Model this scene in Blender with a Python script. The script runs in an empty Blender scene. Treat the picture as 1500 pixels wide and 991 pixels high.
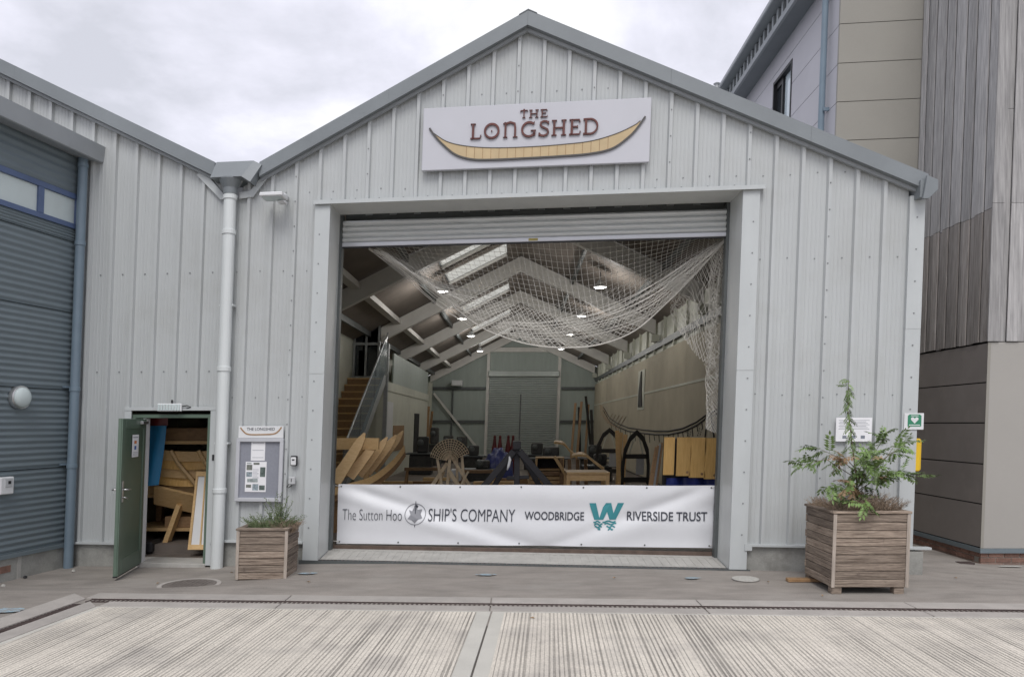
import bpy, bmesh, math, random
from mathutils import Vector, Matrix, noise
random.seed(7)
SC = bpy.context.scene
COL = SC.collection
R = math.radians

# ------------------------------------------------------------------ camera, sky, sun, exposure
F, CX, YH, H = 1100.0, 757.0, 620.0, 1.87          # focal length and principal point in photo pixels, eye height
Y0, T, A = 10.0, 0.114, 0.037                      # front wall: y = Y0 - T*x ; uprights lean slightly (A)
cam = bpy.data.cameras.new('camera'); cam.sensor_width = 36; cam.lens = F/1500*36
cam.shift_x = -(CX-750)/1500; cam.shift_y = (YH-495.5)/1500
cam.clip_start = .05; cam.clip_end = 2000
co = bpy.data.objects.new('camera', cam); COL.objects.link(co)
co.location = (0, 0, H); co.rotation_euler = (R(90), 0, 0); SC.camera = co

world = bpy.data.worlds.new('World'); SC.world = world; world.use_nodes = True
N = world.node_tree.nodes; L = world.node_tree.links; N.clear()
out = N.new('ShaderNodeOutputWorld'); mixs = N.new('ShaderNodeMixShader')
b1 = N.new('ShaderNodeBackground'); b2 = N.new('ShaderNodeBackground')
sky = N.new('ShaderNodeTexSky'); sky.sky_type = 'NISHITA'; sky.sun_disc = False
SUN_EL, SUN_AZ = R(52), R(180)
sky.sun_elevation = SUN_EL; sky.sun_rotation = SUN_AZ
b1.inputs['Strength'].default_value = .10
L.new(sky.outputs[0], b1.inputs['Color'])
tc = N.new('ShaderNodeTexCoord'); sep = N.new('ShaderNodeSeparateXYZ'); L.new(tc.outputs['Generated'], sep.inputs[0])
mx = N.new('ShaderNodeMath'); mx.operation = 'MAXIMUM'; L.new(sep.outputs['Z'], mx.inputs[0]); mx.inputs[1].default_value = 0
ad = N.new('ShaderNodeMath'); ad.operation = 'ADD'; L.new(mx.outputs[0], ad.inputs[0]); ad.inputs[1].default_value = .32
vd = N.new('ShaderNodeVectorMath'); vd.operation = 'DIVIDE'; L.new(tc.outputs['Generated'], vd.inputs[0])
cb = N.new('ShaderNodeCombineXYZ')
for i in range(3): L.new(ad.outputs[0], cb.inputs[i])
L.new(cb.outputs[0], vd.inputs[1])
n1 = N.new('ShaderNodeTexNoise'); n1.inputs['Scale'].default_value = 2.7; n1.inputs['Detail'].default_value = 7
n1.inputs['Roughness'].default_value = .56; n1.inputs['Distortion'].default_value = .2
L.new(vd.outputs[0], n1.inputs['Vector'])
cr = N.new('ShaderNodeValToRGB'); L.new(n1.outputs['Fac'], cr.inputs[0])
e = cr.color_ramp.elements
e[0].position = .34; e[0].color = (.59, .60, .665, 1)
e[1].position = .64; e[1].color = (.95, .95, .97, 1)
x_ = e.new(.50); x_.color = (.76, .76, .85, 1)
L.new(cr.outputs[0], b2.inputs['Color']); b2.inputs['Strength'].default_value = 1.0
mixs.inputs[0].default_value = .94
L.new(b1.outputs[0], mixs.inputs[1]); L.new(b2.outputs[0], mixs.inputs[2]); L.new(mixs.outputs[0], out.inputs[0])

sl = bpy.data.lights.new('sun', 'SUN'); sl.energy = 1.5; sl.angle = R(30); sl.color = (1, .97, .93)
so = bpy.data.objects.new('sun', sl); COL.objects.link(so)
so.rotation_euler = (R(90)-SUN_EL, 0, 0); so.location = (-3, -8, 20)
VS = SC.view_settings
VS.view_transform = 'Standard'; VS.look = 'None'; VS.gamma = 1; VS.use_curve_mapping = False; VS.exposure = 0.27
SC.cycles.use_denoising = True; SC.cycles.max_bounces = 10; SC.cycles.diffuse_bounces = 6
SC.cycles.transparent_max_bounces = 12

# ------------------------------------------------------------------ mesh helpers
def fy(u): return Y0 - T*u
def FA(u, d, z): return (u, fy(u)+d, z)            # front-wall frame: u along, d into the building, z up
def ID(x, y, z): return (x, y, z)
def px(x, y, Y):                                    # photo pixel at a known distance -> upright coordinates
    z = H-(y-YH)/F*Y
    return ((x-CX)/F*Y - A*z, Y, z)
def lerp(a, b, t): return a+(b-a)*t
def interp(tab, x):
    if x <= tab[0][0]: return tab[0][1]
    for (a, b), (c, d) in zip(tab, tab[1:]):
        if x <= c: return lerp(b, d, (x-a)/(c-a))
    return tab[-1][1]
def sstep(a, b, x):
    t = min(1, max(0, (x-a)/(b-a))); return t*t*(3-2*t)
GT = [(-9, -.18), (-6.4, -.15), (-4.3, -.115), (-2.8, -.03), (-1.5, 0), (5, 0), (6, -.07), (6.7, -.13), (9, -.15)]
def g(x, y): return interp(GT, x)*sstep(8.3, 9.4, y)   # the paving dips gently at both ends of the front

class MB:
    def __init__(s, xf=ID): s.v = []; s.f = []; s.xf = xf
    def add(s, vs, fs):
        o = len(s.v); s.v += [s.xf(*p) for p in vs]; s.f += [tuple(i+o for i in q) for q in fs]; return s
    def box(s, x0, x1, y0, y1, z0, z1):
        return s.add([(x0,y0,z0),(x1,y0,z0),(x1,y1,z0),(x0,y1,z0),(x0,y0,z1),(x1,y0,z1),(x1,y1,z1),(x0,y1,z1)],
                     [(3,2,1,0),(4,5,6,7),(0,1,5,4),(1,2,6,5),(2,3,7,6),(3,0,4,7)])
    def beam(s, p0, p1, w, h, up=(0,0,1), w1=None, h1=None):
        p0, p1 = Vector(p0), Vector(p1); d = (p1-p0).normalized(); up = Vector(up)
        if abs(d.dot(up)) > .99: up = Vector((0,1,0))
        a = d.cross(up).normalized(); b = a.cross(d)
        w1 = w if w1 is None else w1; h1 = h if h1 is None else h1; vs = []
        for p, W_, H_ in ((p0, w, h), (p1, w1, h1)):
            for i, j in ((-1,-1),(1,-1),(1,1),(-1,1)): vs.append(tuple(p+a*i*W_/2+b*j*H_/2))
        return s.add(vs, [(0,1,2,3),(7,6,5,4),(0,4,5,1),(1,5,6,2),(2,6,7,3),(3,7,4,0)])
    def tube(s, pts, r, n=8, cap=True):
        P = [Vector(p) for p in pts]; rs = r if isinstance(r, (list, tuple)) else [r]*len(P)
        vs = []; fs = []; pa = None
        for i, p in enumerate(P):
            d = (P[min(i+1, len(P)-1)]-P[max(i-1, 0)])
            d = d.normalized() if d.length > 1e-9 else Vector((0,0,1))
            if pa is None:
                pa = d.cross(Vector((0,0,1)));
                if pa.length < .05: pa = d.cross(Vector((0,1,0)))
            pa = (pa-d*pa.dot(d)).normalized(); pb = d.cross(pa)
            for k in range(n):
                an = 2*math.pi*k/n; vs.append(tuple(p+(pa*math.cos(an)+pb*math.sin(an))*rs[i]))
        for i in range(len(P)-1):
            for k in range(n):
                k2 = (k+1) % n; fs.append((i*n+k, i*n+k2, (i+1)*n+k2, (i+1)*n+k))
        if cap:
            fs.append(tuple(range(n-1, -1, -1))); q = (len(P)-1)*n; fs.append(tuple(range(q, q+n)))
        return s.add(vs, fs)
    def lathe(s, c, ax, prof, n=24):                # prof: (radius, distance along axis)
        ax = Vector(ax).normalized(); a = ax.cross(Vector((0,0,1)))
        if a.length < .05: a = ax.cross(Vector((0,1,0)))
        a.normalize(); b = ax.cross(a); c = Vector(c); vs = []; fs = []
        for r_, h in prof:
            for k in range(n):
                an = 2*math.pi*k/n; vs.append(tuple(c+ax*h+(a*math.cos(an)+b*math.sin(an))*r_))
        for i in range(len(prof)-1):
            for k in range(n):
                k2 = (k+1) % n; fs.append((i*n+k, i*n+k2, (i+1)*n+k2, (i+1)*n+k))
        fs.append(tuple(range(n-1, -1, -1))); q = (len(prof)-1)*n; fs.append(tuple(range(q, q+n)))
        return s.add(vs, fs)
    def prism(s, poly, fn, c0, c1):                 # 2-d outline extruded; fn(a, b, c) -> frame coordinates
        n = len(poly)
        vs = [fn(a, b, c0) for a, b in poly]+[fn(a, b, c1) for a, b in poly]
        return s.add(vs, [tuple(range(n)), tuple(range(2*n-1, n-1, -1))]+[(i, i+n, (i+1) % n+n, (i+1) % n) for i in range(n)])
    def grid(s, nu, nv, fn):
        vs = [fn(i/nu, j/nv) for j in range(nv+1) for i in range(nu+1)]; w = nu+1
        return s.add(vs, [(j*w+i, j*w+i+1, (j+1)*w+i+1, (j+1)*w+i) for j in range(nv) for i in range(nu)])

def lean(p): return Vector((p[0]+A*p[2], p[1], p[2]))
def tag(o, label=None, cat=None, group=None, kind=None):
    for k, v in (('label', label), ('category', cat), ('group', group), ('kind', kind)):
        if v: o[k] = v
    return o
def build(name, mb, mat, parent=None, label=None, cat=None, group=None, kind=None, bevel=0, smooth=False, fix=True, origin=None):
    vs = [lean(p) for p in mb.v]
    if origin is None:
        xs = [p.x for p in vs]; ys = [p.y for p in vs]; zs = [p.z for p in vs]
        o = Vector(((min(xs)+max(xs))/2, (min(ys)+max(ys))/2, min(zs)))
    else: o = Vector(origin)
    me = bpy.data.meshes.new(name); me.from_pydata([tuple(p-o) for p in vs], [], mb.f)
    if fix or bevel:
        bm = bmesh.new(); bm.from_mesh(me)
        if bevel:
            ed = [ed for ed in bm.edges if len(ed.link_faces) == 2 and ed.calc_face_angle(0) > .6]
            bmesh.ops.bevel(bm, geom=ed, offset=bevel, segments=1, profile=.6, affect='EDGES', clamp_overlap=True)
        bmesh.ops.recalc_face_normals(bm, faces=bm.faces); bm.to_mesh(me); bm.free()
    if smooth:
        for p in me.polygons: p.use_smooth = True
    me.materials.append(mat)
    ob = bpy.data.objects.new(name, me); COL.objects.link(ob)
    if parent is not None:
        ob.parent = parent; ob.location = o-world_loc(parent)
    else: ob.location = o
    return tag(ob, label, cat, group, kind)
def world_loc(o):
    v = Vector(o.location); p = o.parent
    while p is not None: v += Vector(p.location); p = p.parent
    return v
def thing(name, loc, label, cat, group=None):
    o = bpy.data.objects.new(name, None); o.empty_display_size = .1; COL.objects.link(o); o.location = lean(loc)
    return tag(o, label, cat, group)
def copy_tree(o, delta, parent=None):
    c = o.copy(); COL.objects.link(c); c.parent = parent
    if parent is None: c.location = Vector(o.location)+Vector(delta)
    for ch in [q for q in SC.objects if q.parent == o]: copy_tree(ch, (0,0,0), c)
    return c
def B(name, mat, *boxes, xf=ID, **k):
    m = MB(xf)
    for b in boxes: m.box(*b)
    return build(name, m, mat, **k)

# ------------------------------------------------------------------ materials
def M(name, col, rough=.6, metal=0., var=.12, scale=3., stretch=(1,1,1), col2=None, bump=0., bscale=40., bstretch=None, rnd=0., spec=.5,
      fine=0., fscale=80., dirt=None, dscale=1.2, dlo=.55, dhi=.75, rvar=.0):
    m = bpy.data.materials.new(name); m.use_nodes = True; nt = m.node_tree; n = nt.nodes; l = nt.links
    bs = n['Principled BSDF']; bs.inputs['Roughness'].default_value = rough; bs.inputs['Metallic'].default_value = metal
    bs.inputs['Specular IOR Level'].default_value = spec
    ge = n.new('ShaderNodeNewGeometry')
    def mapped(st):
        mp = n.new('ShaderNodeMapping'); mp.inputs['Scale'].default_value = st; l.new(ge.outputs['Position'], mp.inputs['Vector']); return mp
    def noi(sc, st, det=5, ro=.6):
        t = n.new('ShaderNodeTexNoise'); t.inputs['Scale'].default_value = sc; t.inputs['Detail'].default_value = det
        t.inputs['Roughness'].default_value = ro; l.new(mapped(st).outputs[0], t.inputs['Vector']); return t
    c2 = col2 if col2 else tuple(max(0, c*(1-var)) for c in col)
    c1 = col if col2 else tuple(c*(1+var) for c in col)
    t = noi(scale, stretch)
    rp = n.new('ShaderNodeMapRange'); rp.inputs['From Min'].default_value = .3; rp.inputs['From Max'].default_value = .7
    l.new(t.outputs['Fac'], rp.inputs['Value'])
    mix = n.new('ShaderNodeMix'); mix.data_type = 'RGBA'; l.new(rp.outputs[0], mix.inputs[0])
    mix.inputs[6].default_value = (*c2, 1); mix.inputs[7].default_value = (*c1, 1)
    cur = mix.outputs[2]
    def mult(cur, fac_socket, lo, hi):
        r2 = n.new('ShaderNodeMapRange'); r2.inputs['From Min'].default_value = .25 if fac_socket.name == 'Fac' else 0
        r2.inputs['From Max'].default_value = .75 if fac_socket.name == 'Fac' else 1
        r2.inputs['To Min'].default_value = lo; r2.inputs['To Max'].default_value = hi; l.new(fac_socket, r2.inputs['Value'])
        hs = n.new('ShaderNodeHueSaturation'); l.new(r2.outputs[0], hs.inputs['Value']); l.new(cur, hs.inputs['Color']); return hs.outputs[0]
    if fine: cur = mult(cur, noi(fscale, bstretch or stretch, 3).outputs['Fac'], 1-fine, 1+fine)
    if rnd:
        oi = n.new('ShaderNodeObjectInfo'); cur = mult(cur, oi.outputs['Random'], 1-rnd, 1+rnd)
    if dirt:
        d = noi(dscale, (1,1,1), 8, .65); r3 = n.new('ShaderNodeMapRange'); r3.inputs['From Min'].default_value = dlo; r3.inputs['From Max'].default_value = dhi
        l.new(d.outputs['Fac'], r3.inputs['Value']); mm = n.new('ShaderNodeMix'); mm.data_type = 'RGBA'
        l.new(r3.outputs[0], mm.inputs[0]); l.new(cur, mm.inputs[6]); mm.inputs[7].default_value = (*dirt, 1); cur = mm.outputs[2]
    l.new(cur, bs.inputs['Base Color'])
    if rvar:
        rr = n.new('ShaderNodeMapRange'); rr.inputs['To Min'].default_value = rough-rvar; rr.inputs['To Max'].default_value = rough+rvar
        l.new(t.outputs['Fac'], rr.inputs['Value']); l.new(rr.outputs[0], bs.inputs['Roughness'])
    if bump:
        bt = noi(bscale, bstretch or stretch, 4); bp = n.new('ShaderNodeBump'); bp.inputs['Strength'].default_value = bump
        bp.inputs['Distance'].default_value = .01; l.new(bt.outputs['Fac'], bp.inputs['Height']); l.new(bp.outputs[0], bs.inputs['Normal'])
    return m
def emit(name, col, st):
    m = bpy.data.materials.new(name); m.use_nodes = True; b = m.node_tree.nodes['Principled BSDF']
    b.inputs['Base Color'].default_value = (*col, 1); b.inputs['Emission Color'].default_value = (*col, 1); b.inputs['Emission Strength'].default_value = st; return m
def translucent(name, col):
    m = bpy.data.materials.new(name); m.use_nodes = True; n = m.node_tree.nodes; l = m.node_tree.links; n.clear()
    o = n.new('ShaderNodeOutputMaterial'); t = n.new('ShaderNodeBsdfTranslucent'); d = n.new('ShaderNodeBsdfDiffuse'); mi = n.new('ShaderNodeMixShader')
    t.inputs[0].default_value = (*col, 1); d.inputs[0].default_value = (*col, 1); mi.inputs[0].default_value = .2
    l.new(t.outputs[0], mi.inputs[1]); l.new(d.outputs[0], mi.inputs[2]); l.new(mi.outputs[0], o.inputs[0]); return m
def glass(name, col, rough=.03, alpha=.35):
    m = bpy.data.materials.new(name); m.use_nodes = True; b = m.node_tree.nodes['Principled BSDF']
    b.inputs['Base Color'].default_value = (*col, 1); b.inputs['Roughness'].default_value = rough; b.inputs['Alpha'].default_value = alpha
    b.inputs['Specular IOR Level'].default_value = .6; return m

m_clad = M('goosewing_cladding', (.452,.472,.474), .38, 0, .035, 1.6, (3,3,.25), bump=.09, bscale=1.1, bstretch=(1,1,.5), fine=.012, fscale=10, rvar=.05, dirt=(.395,.405,.395), dscale=.7, dlo=.5, dhi=.8)
m_trim = M('goosewing_trim', (.475,.50,.503), .42, 0, .05, 2, (2,2,.6), rnd=.02)
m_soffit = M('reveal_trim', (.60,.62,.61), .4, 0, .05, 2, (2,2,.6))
m_verge = M('grey_verge', (.195,.215,.228), .45, 0, .08, 1.5, (1,1,1), fine=.04)
m_verge_l = M('grey_under_trim', (.30,.32,.335), .45, 0, .06, 2)
m_roof = M('roof_sheet', (.24,.26,.28), .5, 0, .1, 2)
m_liner = M('roof_liner', (.22,.19,.165), .7, 0, .2, 1.2)
m_white_wall = M('pale_liner_wall', (.56,.57,.49), .6, 0, .08, 2)
m_gliner = M('grey_green_liner', (.36,.41,.38), .55, 0, .08, 2, (3,3,.4))
m_steel = M('pale_steel', (.68,.665,.63), .55, 0, .08, 2.5)
m_dsteel = M('dark_steel', (.10,.11,.11), .5, .2, .15, 3)
m_screw = M('screw_cap', (.20,.21,.215), .5)
m_galv = M('galvanised', (.42,.44,.45), .4, .6, .12, 8, (1,8,8))
m_shut = M('shutter_slat', (.62,.64,.64), .4, .15, .08, 4, (.6,6,6))
m_conc = M('plinth_concrete', (.30,.30,.28), .85, 0, .2, 4, fine=.1, fscale=60, bump=.25, bscale=50, dirt=(.17,.165,.15), dscale=2.2)
m_step = M('threshold_concrete', (.40,.39,.365), .8, 0, .12, 5, fine=.1, fscale=120, bump=.3, bscale=90)
m_kerb = M('kerb_concrete', (.36,.335,.31), .85, 0, .10, 4, fine=.12, fscale=150, bump=.25, bscale=140, rnd=.05)
m_apron = M('apron_paving', (.262,.238,.214), .88, 0, .20, 1.6, (1,2.6,1), fine=.24, fscale=75, bump=.25, bscale=110, dirt=(.31,.29,.265), dscale=.9, dlo=.52, dhi=.78)
m_ground = M('asphalt', (.09,.088,.085), .9, 0, .2, 1, fine=.15, fscale=90)
m_floor = M('shed_floor', (.16,.135,.115), .75, 0, .25, .8, fine=.1)
m_grate = M('cast_iron', (.085,.062,.058), .6, .4, .3, 20)
m_lid = M('worn_iron', (.17,.15,.135), .7, .2, .2, 20)
m_dark = M('black_void', (.012,.012,.012), .9)
m_blueg = M('blue_grey_cladding', (.150,.185,.205), .42, 0, .06, 2, (1,1,3), fine=.04)
m_bluepipe = M('blue_grey_pipe', (.16,.215,.265), .4, 0, .08, 3)
m_blueframe = M('blue_window_frame', (.09,.13,.24), .4)
m_pale_glass = M('frosted_pane', (.55,.62,.62), .12, 0, .05, 2)
m_wpipe = M('white_pipe', (.62,.65,.65), .35, 0, .05, 2, (1,1,.5))
m_white = M('white_paint', (.68,.69,.70), .5, 0, .04, 5)
m_paper = M('paper', (.80,.80,.82), .7, 0, .03, 8)
m_print = M('printed_ink', (.20,.22,.26), .7)
m_green = M('green_door', (.105,.150,.115), .4, 0, .1, 3, fine=.05)
m_green2 = M('green_door_inset', (.085,.128,.095), .35, 0, .12, 2)
m_chrome = M('satin_steel', (.6,.6,.6), .3, .9, .05)
m_black = M('black_plastic', (.02,.02,.022), .5)
m_lgrey = M('grey_plastic', (.45,.46,.47), .45)
m_pin = M('grey_felt', (.25,.26,.30), .95, 0, .06, 30)
m_alu = M('aluminium', (.58,.59,.62), .35, .3, .05, 3)
m_sign = M('sign_board', (.50,.505,.545), .45, 0, .03, 1.5)
m_maroon = M('maroon_letters', (.105,.028,.022), .5, 0, .3, 9)
m_tan = M('tan_hull', (.50,.385,.225), .6, 0, .08, 5)
m_keel = M('grey_keel', (.075,.072,.07), .6)
m_banner = M('banner_vinyl', (.66,.67,.695), .5, 0, .03, 2, bump=.04, bscale=14)
m_ink = M('banner_ink', (.035,.04,.055), .6)
m_teal = M('teal_ink', (.035,.22,.25), .6)
m_logo = M('logo_grey', (.21,.215,.235), .6)
m_wplank = M('weathered_board', (.37,.30,.24), .85, 0, .2, 3, (1.2,1.2,24), col2=(.11,.08,.06), bump=.6, bscale=7, bstretch=(2,2,30), rnd=.30, fine=.32, fscale=7, dirt=(.085,.065,.052), dscale=7, dlo=.62, dhi=.74)
m_wplank_l = M('weathered_batten', (.36,.31,.265), .85, 0, .2, 3, (10,10,1), fine=.2, fscale=8)
m_soil = M('soil', (.05,.035,.025), .95, 0, .4, 20, bump=.6, bscale=40)
m_grey_wood = M('silvered_larch', (.44,.43,.425), .85, 0, .2, 2.6, (14,14,.7), col2=(.25,.245,.245), bump=.45, bscale=5, bstretch=(18,18,.8), rnd=.17, fine=.14, fscale=4)
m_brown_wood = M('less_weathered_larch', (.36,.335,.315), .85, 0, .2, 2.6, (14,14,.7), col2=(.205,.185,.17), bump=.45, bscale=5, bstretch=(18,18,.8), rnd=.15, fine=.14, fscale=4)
m_taupe = M('taupe_panel', (.285,.272,.240), .6, 0, .04, 1.2, fine=.03, fscale=50)
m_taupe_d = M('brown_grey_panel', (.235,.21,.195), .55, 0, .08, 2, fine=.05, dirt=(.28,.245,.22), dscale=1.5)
m_lilac = M('pale_grey_panel', (.46,.45,.48), .5, 0, .04, 1.2)
m_brick = M('red_brick', (.22,.125,.095), .85, 0, .25, 7, fine=.2, fscale=60, bump=.4, rnd=.2)
m_mortar = M('mortar', (.30,.28,.25), .9)
m_win = M('dark_glass', (.03,.035,.04), .05)
m_pane = M('painted_reflection_pane', (.62,.70,.74), .08)  # sky reflection in the glass is painted in as a pale base colour
m_wood = M('fresh_pine', (.64,.44,.22), .55, 0, .15, 4, (3,3,10), col2=(.54,.345,.15), rnd=.12, fine=.1, fscale=18)
m_wood_v = M('honey_board', (.70,.45,.17), .5, 0, .15, 4, (12,12,1), col2=(.58,.34,.105), rnd=.10, fine=.1, fscale=9)
m_wood_d = M('oak', (.36,.22,.11), .6, 0, .2, 4, (4,4,8), col2=(.24,.14,.068), rnd=.15)
m_wicker = M('laths', (.62,.50,.34), .65, 0, .15, 12, rnd=.1)
m_blacktim = M('black_timber', (.018,.017,.02), .6, 0, .3, 6)
m_tarp = M('blue_tarp', (.018,.03,.16), .4, 0, .2, 4)
m_teal_flag = M('blue_flag', (.02,.18,.36), .55, 0, .12, 3)
m_red = M('red_paint', (.12,.016,.018), .45, 0, .2, 5)
m_cream = M('cream_board', (.50,.455,.35), .75, 0, .12, .9, col2=(.40,.355,.265), fine=.06)
m_net = M('net_twine', (.62,.60,.55), .8, 0, .1, 9)
m_dglass = glass('balustrade_glass', (.22,.28,.32), .08, .42)
m_sky = translucent('rooflight_sheet', (.78,.78,.74))
m_lamp = emit('lamp_diffuser', (1, .97, .9), 3.5)
m_leaf = M('rowan_leaf', (.125,.195,.055), .5, 0, .35, 9, rnd=.35)
m_leaf_b = M('browned_leaf', (.27,.18,.10), .6, 0, .3, 12, rnd=.3)
m_bark = M('young_bark', (.13,.10,.06), .7)
m_heather = M('dry_heather', (.31,.235,.17), .8, 0, .4, 25, rnd=.2)
m_rosemary = M('rosemary_leaf', (.125,.165,.075), .7, 0, .35, 25)
m_aed = M('aed_green', (.03,.21,.115), .5, 0, .05)
m_yellow = M('yellow_cabinet', (.75,.48,.015), .4, 0, .05)
m_chalk = M('spray_chalk', (.29,.385,.44), .95, 0, .25, 25, dirt=(.25,.235,.22), dscale=14, dlo=.45, dhi=.6)
m_pmark = M('pale_patch', (.42,.41,.38), .9, 0, .15, 30)
m_rust = M('drip_stained_steel', (.10,.07,.055), .7, 0, .3, 8)
m_blackframe = M('tarred_frame', (.03,.028,.026), .7)
m_mach = M('workshop_machine', (.05,.05,.048), .5, 0, .4, 9, rnd=.3)
m_dgreen = M('shutter_green', (.42,.46,.44), .45, .1, .06, 3)

# brushed concrete slab: grooves as relief and dirt held in them
def slab_mat():
    m = M('brushed_concrete', (.60,.555,.485), .85, 0, .12, .9, fine=.30, fscale=70, dirt=(.42,.39,.35), dscale=1.4, dlo=.48, dhi=.7)
    nt = m.node_tree; n = nt.nodes; l = nt.links; bs = n['Principled BSDF']
    ge = n.new('ShaderNodeNewGeometry'); mp = n.new('ShaderNodeMapping'); mp.inputs['Rotation'].default_value = (0, 0, R(2.5))
    l.new(ge.outputs['Position'], mp.inputs['Vector'])
    m2 = n.new('ShaderNodeMapping'); m2.inputs['Scale'].default_value = (1, .0035, 1); l.new(mp.outputs[0], m2.inputs['Vector'])
    a = n.new('ShaderNodeTexWave'); a.wave_type = 'BANDS'; a.bands_direction = 'X'; a.inputs['Scale'].default_value = 8.2
    a.inputs['Distortion'].default_value = 3.2; a.inputs['Detail'].default_value = 3; a.inputs['Detail Scale'].default_value = 9; l.new(m2.outputs[0], a.inputs['Vector'])
    big = n.new('ShaderNodeTexNoise'); big.inputs['Scale'].default_value = 1.1; big.inputs['Detail'].default_value = 6; l.new(ge.outputs['Position'], big.inputs['Vector'])
    wk = n.new('ShaderNodeTexNoise'); wk.inputs['Scale'].default_value = 16; wk.inputs['Detail'].default_value = 2; l.new(m2.outputs[0], wk.inputs['Vector'])
    gr = n.new('ShaderNodeTexNoise'); gr.inputs['Scale'].default_value = 55; gr.inputs['Detail'].default_value = 3; l.new(ge.outputs['Position'], gr.inputs['Vector'])
    s1 = n.new('ShaderNodeMath'); s1.operation = 'MULTIPLY_ADD'; l.new(wk.outputs['Fac'], s1.inputs[0]); s1.inputs[1].default_value = 1.1; l.new(a.outputs['Fac'], s1.inputs[2])
    s2 = n.new('ShaderNodeMath'); s2.operation = 'MULTIPLY_ADD'; l.new(gr.outputs['Fac'], s2.inputs[0]); s2.inputs[1].default_value = .7; l.new(s1.outputs[0], s2.inputs[2])
    r = n.new('ShaderNodeMapRange'); r.inputs['From Min'].default_value = .88; r.inputs['From Max'].default_value = 1.30; l.new(s2.outputs[0], r.inputs['Value'])
    rb = n.new('ShaderNodeMapRange'); rb.inputs['From Min'].default_value = .35; rb.inputs['From Max'].default_value = .65; rb.inputs['To Min'].default_value = .36; rb.inputs['To Max'].default_value = .64
    l.new(big.outputs['Fac'], rb.inputs['Value'])
    old = bs.inputs['Base Color'].links[0].from_socket
    mm = n.new('ShaderNodeMix'); mm.data_type = 'RGBA'; l.new(r.outputs[0], mm.inputs[0])
    dk = n.new('ShaderNodeHueSaturation'); l.new(old, dk.inputs['Color']); l.new(rb.outputs[0], dk.inputs['Value'])
    l.new(dk.outputs[0], mm.inputs[6]); l.new(old, mm.inputs[7]); l.new(mm.outputs[2], bs.inputs['Base Color'])
    bp = n.new('ShaderNodeBump'); bp.inputs['Strength'].default_value = .8; bp.inputs['Distance'].default_value = .006
    l.new(r.outputs[0], bp.inputs['Height']); l.new(bp.outputs[0], bs.inputs['Normal']); return m
m_slab = slab_mat()
m_slab_edge = M('trowelled_margin', (.50,.485,.44), .85, 0, .08, 2, fine=.12, fscale=160, bump=.2, bscale=120)

# ------------------------------------------------------------------ ground
B('ground', m_ground, (-200,200,-150,260,-.6,-.30), kind='structure')
def gx_left(off, Y): return -4.30+off-.0915*(7.75-Y)         # side leg of the drain runs towards the viewer
def yk(x, off): return 7.70-.05*(x+4.3)+off                  # front leg of the drain
m = MB()
m.grid(60, 30, lambda s, t: (lerp(-9.5, 9.5, s), lerp(7.0, 16, t), g(lerp(-9.5, 9.5, s), lerp(7.0, 16, t))-.012))
m.grid(20, 20, lambda s, t: (lerp(-9.5, -4.2, s), lerp(-12, 7.0, t), -.012))
build('pavement', m, m_apron, kind='structure', fix=False)
# concrete yard: two brushed bays with plain margins either side of an open joint
jx = lambda Y: -.245+.045*(Y-7.62)
yard = B('yard_slab_bed', M('joint_sealant', (.11,.10,.09), .8), (-6, 14, -12, 7.3, -.25, -.014)); tag(yard, kind='structure'); yard.name = 'yard'
def bay2(nm, XL, XR, yL, yR, mat, z):
    mm = MB(); n_ = 24; vs = []
    for j in range(n_+1):
        t = j/n_
        Ya, Yb = lerp(-12, yL, t), lerp(-12, yR, t)
        vs += [(XL(Ya), Ya, z), (XR(Yb), Yb, z)]
    mm.add(vs, [(2*j, 2*j+1, 2*j+3, 2*j+2) for j in range(n_)])
    k = 2*(n_+1); mm.add([(p[0], p[1], -.07) for p in vs], [])
    for j in range(n_): mm.f += [(2*j, 2*j+2, k+2*j+2, k+2*j), (2*j+1, k+2*j+1, k+2*j+3, 2*j+3)]
    mm.f.append((2*n_, 2*n_+1, k+2*n_+1, k+2*n_))
    return build(nm, mm, mat, parent=yard, fix=False)
bay2('margin', lambda Y: gx_left(0, Y), lambda Y: jx(Y)-.009, yk(-4.3, 0), yk(-.25, 0), m_slab_edge, -.002)
bay2('slab', lambda Y: gx_left(.07, Y), lambda Y: jx(Y)-.15, yk(-4.3, -.05), yk(-.4, -.05), m_slab, .003)
bay2('margin', lambda Y: jx(Y)+.009, lambda Y: 13, yk(-.25, 0), yk(13, 0), m_slab_edge, -.002)
bay2('slab', lambda Y: jx(Y)+.13, lambda Y: 12.9, yk(-.1, -.05), yk(12.9, -.05), m_slab, .003)
# drain: kerb units with a slotted iron grate between them
drain = thing('drain_channel', (0, yk(0, .3), 0), 'long slotted iron drain set between pale concrete kerb strips', 'drain')
def strip_front(o0, o1, x0, x1, z0, z1):
    mm = MB(); return mm.prism([(x0, yk(x0, o0)), (x1, yk(x1, o0)), (x1, yk(x1, o1)), (x0, yk(x0, o1))], lambda a, b, c: (a, b, c), z0, z1)
def strip_left(o0, o1, y0, y1, e0, e1, z0, z1):       # e0/e1 mitre
    mm = MB(); return mm.prism([(gx_left(o0, y0), y0), (gx_left(o1, y0), y0), (gx_left(o1, y1+e1), y1+e1), (gx_left(o0, y1+e0), y1+e0)], lambda a, b, c: (a, b, c), z0, z1)
xs = [-4.62, -2.45, -.27, 1.9, 4.05, 6.2, 8.4, 10.6]
for i in range(len(xs)-1):
    a_, b_ = xs[i]+.006, xs[i+1]-.006
    build('kerb_unit', strip_front(.34, .58, a_, b_, -.2, .004), m_kerb, drain, bevel=.004)
    build('kerb_unit', strip_front(.006, .20, max(a_, -4.28), b_, -.2, .004), m_kerb, drain, bevel=.004)
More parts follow.
